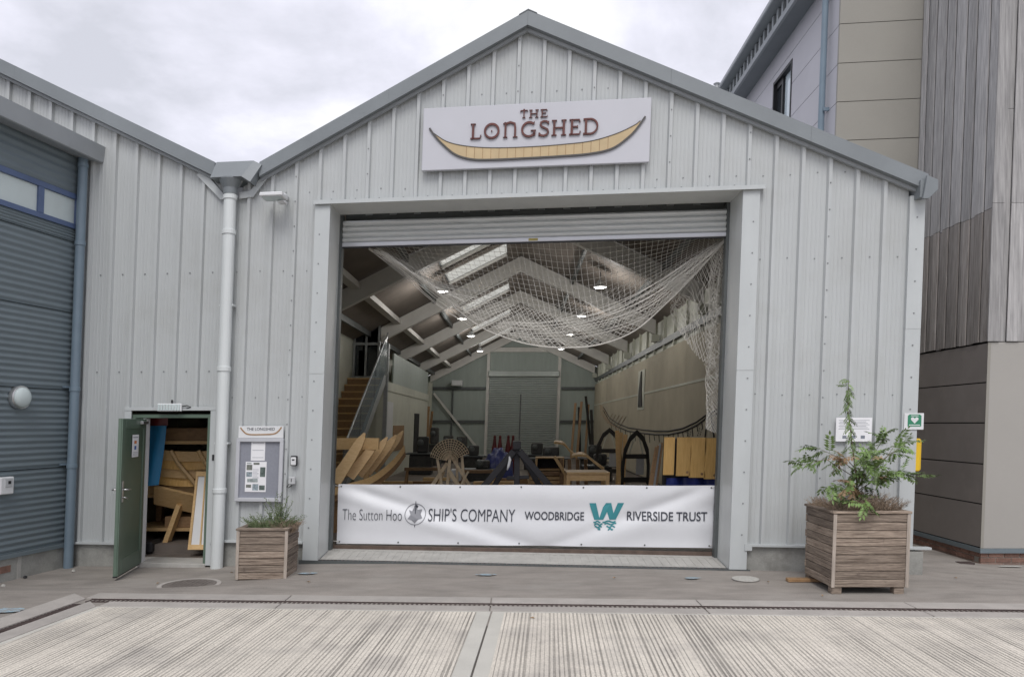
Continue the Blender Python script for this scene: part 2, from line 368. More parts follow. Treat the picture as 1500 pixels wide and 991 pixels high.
ysl = [7.68, 5.6, 3.5, 1.4, -.7]
for i in range(len(ysl)-1):
    a_, b_ = ysl[i]-.006, ysl[i+1]+.006; top = i == 0
    build('kerb_unit', strip_left(-.21, -.006, b_, a_, .0 if not top else .24, 0 if not top else .02, -.2, .004), m_kerb, drain, bevel=.004)
    build('kerb_unit', strip_left(-.62, -.34, b_, a_, 0 if not top else .60, 0 if not top else .36, -.2, .004), m_kerb, drain, bevel=.004)
build('trough', strip_front(.20, .34, -4.62, 10.6, -.2, -.05), m_dark, drain)
build('trough', strip_left(-.34, -.21, -.7, 7.68, .36, .24, -.2, -.05), m_dark, drain)
bars = MB()
x = -4.55
while x < 8:
    bars.box(x, x+.022, yk(x, .215), yk(x, .325), -.04, -.006); x += .05
bars.add(*(lambda q: (q.v, q.f))(strip_front(.203, .218, -4.55, 8, -.05, -.002)))
bars.add(*(lambda q: (q.v, q.f))(strip_front(.322, .337, -4.55, 8, -.05, -.002)))
y = 7.8
while y > 3:
    bars.box(gx_left(-.33, y), gx_left(-.22, y), y, y+.03, -.04, -.006); y -= .05
build('grate', bars, m_grate, drain, kind='stuff')
# marks on the paving
def blob(cx_, cy_, rx, ry, nm, mat, label, cat, z=.0, group=None, seed=0, n_=22, hole=0.):
    mm = MB(); vs = [(cx_, cy_, g(cx_, cy_)+.003+z)]; rd = random.Random(seed)
    for k in range(n_):
        an = 2*math.pi*k/n_; q = rd.uniform(.75, 1.1)
        X, Y = cx_+rx*q*math.cos(an), cy_+ry*q*math.sin(an); vs.append((X, Y, g(X, Y)+.003+z))
    mm.add(vs, [(0, k+1, (k+1) % n_+1) for k in range(n_)])
    return build(nm, mm, mat, label=label, cat=cat, group=group, fix=False)
def gpx(x, y):
    z = 0
    for _ in range(3):
        Y = F*(H-z)/(y-YH); X = (x-CX)/F*Y; z = g(X, Y)
    return X, Y
for i, (x, y, rx, lb) in enumerate([(450,839,.13,'faint blue spray mark on paving beside the small planter'), (712,841,.14,'faint blue spray mark on paving before the white banner'), (1014,846,.10,'faint blue spray ring on paving near the round white cover'), (10,893,.2,'pale blue spray mark on paving by the blue-grey building')]):
    X, Y = gpx(x, y); blob(X, Y, rx, .055 if i < 3 else .10, 'spray_mark', m_chalk, lb, 'ground mark', seed=i, group='blue spray marks on the paving')
X, Y = gpx(1092, 847); mm = MB(); mm.lathe((X, Y, g(X, Y)-.004), (0,0,1), [(.16,0),(.16,.008),(.15,.011)], 28)
build('access_cover', mm, m_pmark, label='small round white access cover in paving before the right wall', cat='cover')
X, Y = gpx(278, 854); mc = thing('manhole_cover', (X, Y, g(X, Y)), 'round dark iron manhole cover in paving near the green door', 'manhole')
mm = MB(); mm.lathe((X, Y, g(X, Y)-.006), (0,0,1), [(.36,0),(.36,.012),(.31,.012),(.31,.006)], 36); build('collar', mm, m_kerb, mc)
mm = MB(); mm.lathe((X, Y, g(X, Y)-.006), (0,0,1), [(.305,0),(.305,.012),(.29,.016)], 36); build('lid', mm, m_lid, mc)
mm = MB()
for i in range(-5, 6):
    for j in range(-5, 6):
        if i*i+j*j < 24: mm.box(X+i*.05-.014, X+i*.05+.014, Y+j*.05-.014, Y+j*.05+.014, g(X, Y)+.0105, g(X, Y)+.016)
build('stud', mm, m_lid, mc, kind='stuff')

# ------------------------------------------------------------------ the shed: front wall
U0, PITCH = .118, .3345
SR, SL, UA, ZA = .466, .515, -.12, 7.10            # roof pitch right / left, apex
def zroof(u): return ZA-SR*(u-UA) if u > UA else ZA-SL*(UA-u)
ZV = 5.46                                          # valley with the neighbouring shed, top of flashing
def zroofL(u): return 5.17+.49*(-4.15-u)           # neighbouring shed rises again to the left
OP = 2.72; ZL = 4.87                               # half width and head of the big opening
shed = thing('boat_shed', (0, 10.2, 0), 'pale grey ribbed metal shed with gable roof and wide open doorway', 'shed')
nshed = thing('neighbouring_shed', (-5.3, 10.7, -.1), 'pale grey ribbed metal shed with open green door left of downpipe', 'shed')
PROF = [(-.036,0),(-.021,-.045),(.021,-.045),(.036,0)]+[q for k in range(4) for q in ((.085+.05*k,0),(.089+.05*k,-.0032),(.099+.05*k,-.0032),(.103+.05*k,0))]
def clad(name, u0, u1, zb, zt, par, d0=0.):
    pts = []
    k = math.floor((u0-U0)/PITCH)-1
    while U0+k*PITCH < u1+PITCH:
        pts += [(U0+k*PITCH+a, d) for a, d in PROF]; k += 1
    def dd(u):
        for (a, b), (c, d) in zip(pts, pts[1:]):
            if a <= u <= c: return lerp(b, d, (u-a)/(c-a) if c > a else 0)
        return 0
    us = [u0]+[p[0] for p in pts if u0 < p[0] < u1]
    if u0 < UA < u1: us.append(UA)
    us = sorted(us)+[u1]; mm = MB(FA); n_ = len(us); vs = []
    for u in us: vs += [(u, dd(u)+d0, zb(u)), (u, dd(u)+d0, zt(u))]
    mm.add(vs, [(2*i, 2*i+2, 2*i+3, 2*i+1) for i in range(n_-1)])
    # returned lap edge
    mm.add([(u1, dd(u1)+d0, zb(u1)), (u1, dd(u1)+d0+.004, zb(u1)), (u1, dd(u1)+d0+.004, zt(u1)), (u1, dd(u1)+d0, zt(u1))], [(0,1,2,3)])
    return build(name, mm, m_clad, par, fix=False)
laps = [U0+PITCH*k+.03 for k in (-10, -7, -4, -1, 2, 5, 8, 11)]
edges = [-4.16]+laps+[4.76]
ZB = lambda u: .32 if u > 0 else .30+.015*u
for i, (a_, b_) in enumerate(zip(edges, edges[1:])):
    dz = -.0016*(i % 2)
    def top(u): return min(zroof(u)+.06, 5.02 if u < -4.02 else 99)
    if b_ <= -2.9 or a_ >= 2.9: clad('cladding_panel', a_, b_, ZB, top, shed, dz)
    elif a_ < -2.9: clad('cladding_panel', a_, -2.92, ZB, top, shed, dz); clad('cladding_panel', -2.92, b_, lambda u: ZL+.02, top, shed, dz)
    elif b_ > 2.94: clad('cladding_panel', a_, 2.94, lambda u: ZL+.02, top, shed, dz); clad('cladding_panel', 2.94, b_, ZB, top, shed, dz)
    else: clad('cladding_panel', a_, b_, lambda u: ZL+.02, top, shed, dz)
# corner trim, with a horizontal lap two thirds up
for z0, z1, o in ((.30, 3.06, 0), (3.055, 4.72, -.003)):
    mm = MB(FA)
    zt = lambda u: min(z1, zroof(u)+.05)
    mm.add([(4.755,-.052+o,z0),(4.755,-.052+o,zt(4.755)),(4.935,-.052+o,zt(4.935)),(4.935,-.052+o,z0),(4.935,.3,z0),(4.935,.3,zt(4.935)),(4.755,-.0,z0),(4.755,0,zt(4.755))],
           [(0,1,2,3),(3,2,5,4),(6,7,1,0)])
    build('corner_trim', mm, m_trim, shed, fix=False)
# opening surround
for sg in (-1, 1):
    uo, ui = sg*2.935, sg*OP
    for z0, z1, o in ((-.06 if sg < 0 else -.02, 2.55, 0), (2.55, ZL, -.003)):
        a_, b_ = min(uo, ui), max(uo, ui); B('surround_trim', m_trim, (a_, b_, -.07+o, -.04, z0, z1), xf=FA, parent=shed, bevel=.003)
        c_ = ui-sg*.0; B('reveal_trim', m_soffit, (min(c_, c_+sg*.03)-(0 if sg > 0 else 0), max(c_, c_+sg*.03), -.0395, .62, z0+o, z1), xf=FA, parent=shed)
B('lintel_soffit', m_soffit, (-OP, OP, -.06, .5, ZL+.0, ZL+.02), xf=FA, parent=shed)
B('lintel_drip', m_trim, (-2.96, 2.99, -.115, .0, ZL+.022, ZL+.034), xf=FA, parent=shed)
B('lintel_drip', m_trim, (-2.95, 2.98, -.118, -.112, ZL-.018, ZL+.0335), xf=FA, parent=shed)
# base flashing and concrete plinth
for a_, b_ in ((-4.16, -2.94), (2.94, 4.93)):
    zc = ZB((a_+b_)/2)
    B('drip_flashing', m_trim, (a_, b_+(.22 if b_ > 4 else 0), -.075, .02, zc-.022, zc+.008), xf=FA, parent=shed, bevel=.002)
    B('plinth', m_conc, (a_, b_+(.06 if b_ > 4 else 0), -.012, .35, -.3, zc-.02), xf=FA, parent=shed)
B('corner_pier', m_conc, (4.86, 5.06, -.06, .4, -.3, .275), xf=FA, parent=shed, bevel=.004)
B('surround_flange', m_trim, (2.90, 2.99, -.085, -.072, .25, .33), xf=FA, parent=shed)
# verge flashings: main face, lighter lower strip, ridge cap
def verge(par, u0, u1, zf, top_m=m_verge, h=.195):
    mm = MB(FA); mm.prism([(u0, zf(u0)), (u1, zf(u1)), (u1, zf(u1)+h), (u0, zf(u0)+h)], lambda a, b, c: (a, c, b), -.16, -.145)
    mm.prism([(u0, zf(u0)+h-.012), (u1, zf(u1)+h-.012), (u1, zf(u1)+h), (u0, zf(u0)+h)], lambda a, b, c: (a, c, b), -.1445, .25)
    mm.prism([(u0, zf(u0)), (u1, zf(u1)), (u1, zf(u1)+.012), (u0, zf(u0)+.012)], lambda a, b, c: (a, c, b), -.1445, -.06)
    build('verge_flashing', mm, top_m, par)
    mm = MB(FA); mm.prism([(u0, zf(u0)-.045), (u1, zf(u1)-.045), (u1, zf(u1)-.002), (u0, zf(u0)-.002)], lambda a, b, c: (a, c, b), -.085, -.04)
    build('verge_under_trim', mm, m_verge_l, par)
cut = [UA, 1.75, 3.5, 4.91]
for i in range(3): verge(shed, cut[i]+.001, cut[i+1]-.001, zroof)
for a_, b_ in ((-1.95, UA-.001), (-3.72, -1.951)): verge(shed, a_, b_, zroof)
verge(nshed, -7.4, -4.36, zroofL); verge(nshed, -9.6, -7.401, zroofL)
mm = MB(FA)
q = [(UA-.12, zroof(UA-.12)+.195), (UA, ZA+.196), (UA+.12, zroof(UA+.12)+.195), (UA+.12, zroof(UA+.12)+.203), (UA, ZA+.205), (UA-.12, zroof(UA-.12)+.203)]
mm.prism(q, lambda a, b, c: (a, c, b), -.168, .3); build('ridge_cap', mm, m_verge, shed)
# right eaves gutter end
gut = thing('eaves_gutter', (5.05, 9.6, 4.7), 'grey box gutter along right eaves of the gabled shed', 'gutter')
mm = MB(); mm.prism([(4.80,4.66),(4.88,4.66),(4.97,4.76),(4.97,4.87),(4.80,4.87)], lambda a, b, c: (a, c, b), 9.26, 41.5); build('trough', mm, m_verge, gut)
mm = MB(); mm.prism([(4.82,4.63),(4.89,4.63),(5.00,4.74),(5.00,4.86),(4.86,4.92)], lambda a, b, c: (a, c, b), 9.22, 9.258); build('end_cap', mm, m_verge, gut, bevel=.004)
# screws
scr = MB(FA)
def screw(u, z, d=-.002): scr.box(u-.008, u+.008, d-.006, d, z-.008, z+.008)
k = -13
while U0+k*PITCH < 4.7:
    u = U0+k*PITCH+PITCH/2
    for z in (3.98, 2.24, 5.06):
        if (abs(u) > 2.96 or z > 5) and z < zroof(u)-.1 and -4.1 < u < 4.7 and not (z > 5 and abs(u) < 1.5): screw(u+.02, z+random.uniform(-.012,.012))
    if abs(u) < 2.9: screw(u, ZL+.07)
    k += 1
for uk in laps:
    z = .5
    while z < zroof(uk)-.1:
        if abs(uk) > 2.96 or z > ZL+.05: screw(uk-.03, z, -.046)
        z += .34
for uc, o in ((4.845, -.054), (2.86, -.072), (-2.86, -.072)):
    z = .45
    while z < 4.6: screw(uc, z, o); z += .40
for u in (-.87, -.54, -.2, .13, .46, .8): screw(u+.17, 6.28)
build('fixing_screw', scr, m_screw, shed, kind='stuff')
# roof and inner shell
def slope(par, nm, mat, u0, u1, zf, y1, off, th, sky_holes=()):
    mm = MB(); mm.prism([(u0, zf(u0)+off), (u1, zf(u1)+off), (u1, zf(u1)+off+th), (u0, zf(u0)+off+th)], lambda a, b, c: (a, c, b), sky_holes[0], y1); return build(nm, mm, mat, par)
slope(shed, 'roof_sheet', m_roof, UA, 4.98, zroof, 42.3, .10, .06, (9.9,))
# left slope in strips round the rooflights
LS = [(-2.05, -1.55), (-1.30, -.80)]
BAYS = [11.5, 17.5, 23.5, 29.5, 35.5, 41.8]
ycuts = [10.6]
rl = []
for b0, b1 in zip(BAYS, BAYS[1:]): rl += [(b0+.9, b0+2.7), (b0+3.4, b0+5.0)]
slope(shed, 'roof_sheet', m_roof, -.55, UA, zroof, 42.3, .10, .06, (10.2,))
slope(shed, 'roof_sheet', m_roof, -5.4, -2.25, zroof, 42.3, .10, .06, (11.2,))
ys_ = [10.4]+[v for p in rl for v in p]+[42.3]
for i in range(0, len(ys_), 2): slope(shed, 'roof_sheet', m_roof, -2.25, -.55, zroof, ys_[i+1], .10, .06, (ys_[i],))
for a_, b_ in rl:
    slope(shed, 'rooflight', m_sky, -2.25, -.55, zroof, b_, .11, .02, (a_,))
    for yy in (a_, b_): m = MB(); m.beam((-2.25, yy, zroof(-2.25)+.045), (-.55, yy, zroof(-.55)+.045), .08, .07); build('glazing_bar', m, m_steel, shed)
slope(shed, 'roof_liner', m_liner, UA, 5.0, zroof, 42.0, .02, .05, (10.5,))
slope(shed, 'roof_liner', m_liner, -5.4, -2.27, zroof, 42.0, .02, .05, (11.3,))
for i in range(0, len(ys_), 2): slope(shed, 'roof_liner', m_liner, -2.26, -.54, zroof, ys_[i+1], .02, .05, (ys_[i]+.3,))
slope(shed, 'roof_liner', m_liner, -.53, UA-.005, zroof, 42.0, .02, .05, (10.6,))
mm = MB(); mm.prism([(-9.6, zroofL(-9.6)+.1), (-4.15, zroofL(-4.15)+.1), (-4.15, zroofL(-4.15)+.17), (-9.6, zroofL(-9.6)+.17)], lambda a, b, c: (a, c, b), 10.9, 42); build('roof_sheet', mm, m_roof, nshed)
B('side_wall', m_clad, (4.90, 4.93, 9.9, 42, .28, 4.75), parent=shed)
B('side_plinth', m_conc, (4.86, 4.98, 9.95, 42, -.3, .27), parent=shed)
# inner face of the front wall
for a_, b_ in ((-4.2, -2.76), (2.76, 4.88)):
    mm = MB(FA); mm.prism([(a_, -.25), (b_, -.25), (b_, zroof(b_)), (a_, zroof(a_))], lambda a, b, c: (a, c, b), .30, .34); build('inner_lining', mm, m_gliner, shed)
mm = MB(FA); mm.prism([(-2.759, 4.95), (2.759, 4.95), (2.759, zroof(2.759)), (UA, ZA), (-2.759, zroof(-2.759))], lambda a, b, c: (a, c, b), .30, .34); build('inner_lining', mm, m_gliner, shed)
# threshold: floor edge and ribbed ramp, slot drain
B('shed_floor', m_floor, (-6.4, 4.9, 11.35, 42.5, -.25, .045), kind='structure')
m = MB(FA); m.prism([(-2.72,.50),(2.72,.50),(2.72,1.2),(-2.72,1.2)], lambda a, b, c: (a, b, c), -.2, .05); build('floor_sill', m, m_step, shed)
ramp = thing('threshold_ramp', (0, 9.9, 0), 'shallow ribbed concrete ramp across the sill of the wide doorway', 'ramp')
m = MB(FA); m.prism([(.02,-.10),(.02,.006),(.495,.042),(.495,-.10)], lambda a, b, c: (c, a, b), -2.71, 2.71); build('bed', m, m_step, ramp)
u = -2.70
while u < 2.68:
    m = MB(FA); m.prism([(.05,.000),(.05,.013),(.485,.047),(.485,.03)], lambda a, b, c: (c, a, b), u, u+.05); build('rib', m, m_step, ramp); u += .105
m = MB(FA)
u = -2.95
while u < 2.95: m.box(u, u+.03, -.06, .0, -.03, .004); u += .055
build('threshold_grate', m, m_grate, label='thin iron slot drain along foot of the doorway ramp', cat='drain')
m = MB(FA); m.box(-2.98, 2.98, -.075, -.061, -.08, .006); m.box(-2.98, 2.98, .001, .014, -.08, .006); build('edge_rail', m, m_dsteel, bpy.data.objects['threshold_grate'])

# ------------------------------------------------------------------ neighbouring shed front with the green door
DL, DR, DT, DB = -5.50, -4.33, 2.0, -.11
ZBn = lambda u: .185+.02*(u+6.35)
for a_, b_ in zip([-9.6, -8.27, -7.26, -6.26, -5.26], [-8.27, -7.26, -6.26, -5.26, -4.17]):
    a_ += .03; b_ += .03 if b_ < -4.5 else 0
    topL = lambda u: min(zroofL(u)+.06, 99)
    if a_ < DL < b_:
        clad('cladding_panel', a_, DL-.05, ZBn, topL, nshed); clad('cladding_panel', DL-.05, b_, lambda u: DT+.09, topL, nshed)
    elif a_ > DL:
        clad('cladding_panel', a_, DR+.05, lambda u: DT+.09, topL, nshed, -.0016); clad('cladding_panel', DR+.05, b_, ZBn, topL, nshed, -.0016)
    else: clad('cladding_panel', a_, b_, ZBn, topL, nshed)
B('drip_flashing', m_trim, (-6.36, DL-.05, -.075, .02, .165, .195), xf=FA, parent=nshed); B('drip_flashing', m_trim, (DR+.06, -4.165, -.075, .02, .205, .232), xf=FA, parent=nshed)
B('plinth', m_conc, (-6.7, DL-.02, -.012, .3, -.4, .163), xf=FA, parent=nshed); B('plinth', m_conc, (DR+.05, -4.165, -.012, .3, -.4, .2), xf=FA, parent=nshed)
B('door_trim', m_trim, (DL-.10, DL-.0, -.06, -.03, .17, DT+.05), (DR+.0, DR+.16, -.06, -.03, -.1, DT+.05), (DL-.10, DR+.16, -.065, -.03, DT+.051, DT+.10), xf=FA, parent=nshed, bevel=.003)
B('door_frame', m_green, (DL, DL+.05, -.02, .12, DB, DT), (DR-.05, DR, -.02, .12, DB, DT), (DL+.051, DR-.051, -.02, .12, DT-.05, DT), xf=FA, parent=nshed)
B('white_jamb', m_white, (DL+.17, DL+.205, -.03, .10, DB+.02, DT-.06), xf=FA, parent=nshed)
B('door_sill', m_step, (DL, DR, -.06, .4, -.3, DB+.03), xf=FA, parent=nshed, bevel=.006)
ns = MB(FA)
for k in range(-28, -12):
    u = U0+k*PITCH+PITCH/2
    for z in (3.98, 2.6):
        if not (DL-.2 < u < DR+.2 and z < 2.3) and -6.3 < u < -4.3: ns.box(u-.009, u+.009, -.009, -.001, z-.009, z+.009)
build('fixing_screw', ns, m_screw, nshed, kind='stuff')
# the leaf stands open at right angles to the wall
hx, hy = -5.30, fy(-5.3)-.03
fx, fyy = -5.12, 9.60
dv = Vector((fx-hx, fyy-hy, 0)); DW = dv.length; dv.normalize(); nv = Vector((-dv.y, dv.x, 0))
if nv.x < 0: nv = -nv
def DF(s, n_, z): p = Vector((hx, hy, 0))+dv*s+nv*n_; return (p.x, p.y, z)
z0, z1 = -.085, 1.935
door = B('door', m_green, (0, DW, -.04, .0, z0, z1), xf=DF, parent=nshed, bevel=.004)
B('stile', m_green, (0, .10, .001, .016, z0, z1), xf=DF, parent=door, bevel=.004); B('stile', m_green, (DW-.13, DW, .001, .016, z0, z1), xf=DF, parent=door, bevel=.004)
B('rail', m_green, (.101, DW-.131, .001, .016, z0, z0+.20), xf=DF, parent=door, bevel=.004); B('rail', m_green, (.101, DW-.131, .001, .016, z1-.13, z1), xf=DF, parent=door, bevel=.004)
B('inset_panel', m_green2, (.101, DW-.131, .001, .006, z0+.201, z1-.131), xf=DF, parent=door)
B('handle_plate', m_chrome, (DW-.09, DW-.04, .0165, .026, .86, 1.13), xf=DF, parent=door, bevel=.003)
mm = MB(DF); mm.tube([(DW-.065,.026,1.02),(DW-.065,.07,1.02),(DW-.20,.075,1.015)], .011, 8); build('lever_handle', mm, m_chrome, door, smooth=True)
mm = MB(DF); mm.tube([(DW-.065,.026,.92),(DW-.065,.055,.92),(DW-.14,.06,.90)], .009, 8); build('thumb_turn', mm, m_chrome, door, smooth=True)
mm = MB(DF); mm.tube([(DW-.065,-.04,1.02),(DW-.065,-.10,1.02),(DW-.17,-.105,1.02)], .011, 8); build('lever_handle', mm, m_chrome, door, smooth=True)
B('door_closer', m_chrome, (.05, .30, .017, .06, z1-.075, z1-.03), xf=DF, parent=door, bevel=.004)
B('kick_edge', m_black, (0, DW, -.042, .002, z0-.018, z0-.001), xf=DF, parent=door)
nt_ = thing('door_notice', DF(.45, .02, 1.4), 'white safety notice taped to the inside of green door', 'notice')
B('sheet', m_paper, (.33, .60, .0172, .0185, 1.42, 1.72), xf=DF, parent=nt_)
B('printed_block', M('notice_blue', (.05,.12,.35), .7), (.43, .51, .019, .0195, 1.52, 1.57), xf=DF, parent=nt_)
B('printed_block', M('notice_orange', (.6,.2,.06), .7), (.42, .52, .019, .0195, 1.60, 1.64), xf=DF, parent=nt_)
for i in range(4): B('printed_line', m_print, (.36, .57, .019, .0194, 1.445+.018*i, 1.449+.018*i) if i < 3 else (.36, .57, .019, .0194, 1.68, 1.69), xf=DF, parent=nt_)
# small room behind the green door
room = thing('store_room', (-5.3, 12, -.1), 'dim plastered store room behind the open green door', 'room')
for b in ((-6.7, -6.62, 10.9, 14.5, -.2, 3), (-4.24, -4.20, 11.0, 14.5, -.2, 3), (-6.7, -4.2, 14.5, 14.56, -.2, 3)): B('wall', m_cream, b, parent=room)
B('ceiling', m_gliner, (-6.7, -4.2, 10.9, 14.56, 3.0, 3.05), parent=room)
# ------------------------------------------------------------------ rainwater: hopper and white downpipe in the valley
dp = thing('downpipe', (-4.13, fy(-4.13)-.1, -.12), 'white round downpipe with grey hopper between the two gabled sheds', 'downpipe')
pu, pd, pr = -4.13, -.13, .086
m = MB(FA); m.tube([(pu, pd, -.14), (pu, pd, 5.02)], pr, 20); build('pipe', m, m_wpipe, dp, smooth=False)
for z in (.95, 2.62, 4.50, 4.98): 
    m = MB(FA); m.lathe((pu, pd, z-.035), (0,0,1), [(pr+.003,0),(pr+.012,.006),(pr+.012,.06),(pr+.003,.066)], 20); build('collar', m, m_wpipe, dp)
for z in (1.6, 3.5): B('bracket', m_wpipe, (pu-.10, pu+.10, pd-.004, -.02, z-.012, z+.012), xf=FA, parent=dp)
m = MB(FA); m.lathe((pu, pd, 5.02), (0,0,1), [(.095,0),(.10,.08),(.16,.19),(.16,.205)], 20); build('outlet', m, m_verge, dp)
m = MB(FA)
tp = [(-4.33,-.17,5.46),(-3.80,-.17,5.46),(-3.80,.3,5.46),(-4.33,.3,5.46)]; bt = [(-4.37,-.27,5.22),(-3.93,-.27,5.22),(-3.93,.2,5.22),(-4.37,.2,5.22)]
m.add(bt+tp, [(3,2,1,0),(4,5,6,7),(0,1,5,4),(1,2,6,5),(2,3,7,6),(3,0,4,7)]); build('hopper', m, m_verge, dp)
m = MB(FA)
m.add([(-3.929,-.27,5.22),(-3.799,-.17,5.46),(-3.68,-.175,5.40),(-3.80,-.27,5.14),(-3.929,.0,5.22),(-3.799,.0,5.46),(-3.68,.0,5.40),(-3.80,.0,5.14)], [(0,1,2,3),(7,6,5,4),(0,4,5,1),(1,5,6,2),(2,6,7,3),(3,7,4,0)]); build('hopper_cheek', m, m_verge, dp)
for pl in ([(-4.66,5.33),(-4.58,5.40),(-4.26,5.06),(-4.22,5.06),(-4.22,4.98),(-4.30,4.98)], [(-3.50,5.43),(-3.56,5.46),(-3.88,5.08),(-4.03,5.07),(-4.03,4.98),(-3.83,5.0)]):
    m = MB(FA); m.prism(pl, lambda a, b, c: (a, c, b), -.062, -.04); build('valley_trim', m, m_trim, dp)

# ------------------------------------------------------------------ lettering helpers
def text_mesh(body, off=0., shear=0.):
    cu = bpy.data.curves.new('t', 'FONT'); cu.body = body; cu.offset = off; cu.resolution_u = 4; cu.shear = shear
    ob = bpy.data.objects.new('t', cu); COL.objects.link(ob); dg = bpy.context.evaluated_depsgraph_get()
    me = bpy.data.meshes.new_from_object(ob.evaluated_get(dg))
    vs = [v.co.copy() for v in me.vertices]; fs = [tuple(p.vertices) for p in me.polygons]
    bpy.data.objects.remove(ob); bpy.data.curves.remove(cu); bpy.data.meshes.remove(me)
    x0 = min(v.x for v in vs); x1 = max(v.x for v in vs); y0 = min(v.y for v in vs); y1 = max(v.y for v in vs)
    return [((v.x-x0)/(x1-x0), (v.y-y0)/(y1-y0)) for v in vs], fs
def text_on(name, body, fn, s0, s1, t0, t1, mat, par, off=0.):
    vs, fs = text_mesh(body, off)
    m = MB(); m.add([fn(lerp(s0, s1, a), lerp(t0, t1, b)) for a, b in vs], fs)
    return build(name, m, mat, par, fix=False)
def arc(cx_, cy_, rx, ry, a0, a1, n_=18): return [(cx_+rx*math.cos(R(lerp(a0, a1, i/n_))), cy_+ry*math.sin(R(lerp(a0, a1, i/n_)))) for i in range(n_+1)]
# uncial style capitals as pen strokes: (points, width at start/end)
GL = {
 'T': (.62, [([(.31,1.12),(.31,.02)], .15), ([(.0,.80),(.02,.95),(.60,.98)], .09), ([(.18,.02),(.44,.02)], .07), ([(.6,.98),(.62,.82)], .07), ([(.24,1.12),(.38,1.12)], .05)]),
 'H': (.80, [([(.14,0),(.14,1)], .15), ([(.66,0),(.66,1)], .15), ([(.14,.5),(.66,.5)], .08), ([(.0,.98),(.28,.98)], .06), ([(.0,.02),(.28,.02)], .06), ([(.52,.98),(.8,.98)], .06), ([(.52,.02),(.8,.02)], .06)]),
 'E': (.62, [([(.16,0),(.16,1)], .15), ([(.02,.97),(.56,.97),(.59,.80)], .08), ([(.16,.52),(.46,.52)], .08), ([(.02,.03),(.58,.03),(.62,.22)], .08), ([(.47,.44),(.47,.60)], .05)]),
 'L': (.60, [([(.16,0),(.16,1)], .15), ([(.02,.98),(.30,.98)], .06), ([(.02,.03),(.56,.03),(.60,.24)], .08)]),
 'O': (.92, [(arc(.46,.48,.38,.46,0,360,32), .13), ([(.43,.48),(.49,.48)], .09)]),
 'N': (.86, [([(.16,0),(.16,.98)], .13), ([(.16,.90),(.42,1.0),(.66,.90),(.70,.6),(.70,.03)], .13), ([(.04,.02),(.28,.02)], .05), ([(.58,.02),(.84,.02)], .05), ([(.03,.9),(.16,1.0)], .06)]),
 'G': (.84, [(arc(.46,.48,.38,.46,48,330,26), .13), ([(.75,.40),(.75,.06)], .13), ([(.56,.40),(.84,.40)], .06), ([(.72,.82),(.74,.98)], .05)]),
 'S': (.58, [([(.53,.84),(.44,.95),(.28,.97),(.13,.90),(.10,.74),(.18,.61),(.34,.52),(.49,.42),(.54,.26),(.47,.10),(.30,.02),(.13,.05),(.04,.18)], .12), ([(.54,.76),(.55,.97)], .05), ([(.03,.03),(.04,.24)], .05)]),
 'D': (.86, [([(.16,0),(.16,1)], .15), ([(.02,.97),(.38,.98)]+arc(.38,.50,.40,.48,88,-88,18)+[(.02,.03)], .11)]),
}
def ribbon(m, pts, w, fn, c0, c1, sx, sy):
    P = [Vector((a*sx, b*sy)) for a, b in pts]; n_ = len(P); Lf = []; Rt = []; hw = w*sy/2
    closed = (P[0]-P[-1]).length < 1e-4
    for i, p in enumerate(P):
        a = P[i-1] if i else (P[-2] if closed else p); b = P[i+1] if i < n_-1 else (P[1] if closed else p)
        d = (b-a).normalized(); nn = Vector((-d.y, d.x)); Lf.append(p+nn*hw); Rt.append(p-nn*hw)
    vs = []
    for l_, r_ in zip(Lf, Rt): vs += [fn(l_.x, l_.y, c0), fn(r_.x, r_.y, c0), fn(l_.x, l_.y, c1), fn(r_.x, r_.y, c1)]
    fs = []
    for i in range(n_-1):
        o = 4*i; fs += [(o, o+1, o+5, o+4), (o, o+4, o+6, o+2), (o+1, o+3, o+7, o+5)]
    fs += [(0,2,3,1), (4*n_-4, 4*n_-3, 4*n_-1, 4*n_-2)]
    m.add(vs, fs)
def uncial(word, u0, u1, z0, z1, d0, d1, mat, par, xf=FA):
    tot = sum(GL[c][0] for c in word)+.14*(len(word)-1); sx = (u1-u0)/tot; sy = z1-z0; u = u0
    for c in word:
        m = MB(xf)
        for pts, w in GL[c][1]: ribbon(m, pts, w, (lambda a, b, c_, u=u: (u+a, c_, z0+b)), d0, d1, sx, sy)
        build('letter', m, mat, par, fix=False); u += (GL[c][0]+.14)*sx

# ------------------------------------------------------------------ gable sign
SW0, SW1, SZ0, SZ1 = -1.47, 1.52, 5.25, 6.085
sign = thing('gable_sign', (0, 9.9, SZ0), 'wide pale sign with maroon lettering above a tan longship on gable', 'sign')
B('board', m_sign, (SW0, SW1, -.115, -.065, SZ0, SZ1), xf=FA, parent=sign, bevel=.006)
B('mounting_rail', m_galv, (SW0+.1, SW1-.1, -.0645, -.038, SZ0+.15, SZ0+.19), (SW0+.1, SW1-.1, -.0645, -.038, SZ1-.19, SZ1-.15), xf=FA, parent=sign)
def sg(s, t): return lerp(SW0, SW1, s), lerp(SZ0, SZ1, t)
KEEL = [(.03,.67),(.055,.545),(.086,.424),(.148,.238),(.218,.150),(.303,.126),(.473,.128),(.627,.138),(.75,.160),(.843,.232),(.913,.41),(.945,.54),(.975,.70)]
GUN = [(.045,.60),(.06,.56),(.11,.446),(.187,.367),(.303,.317),(.473,.305),(.627,.322),(.75,.358),(.859,.46),(.936,.585),(.955,.64)]
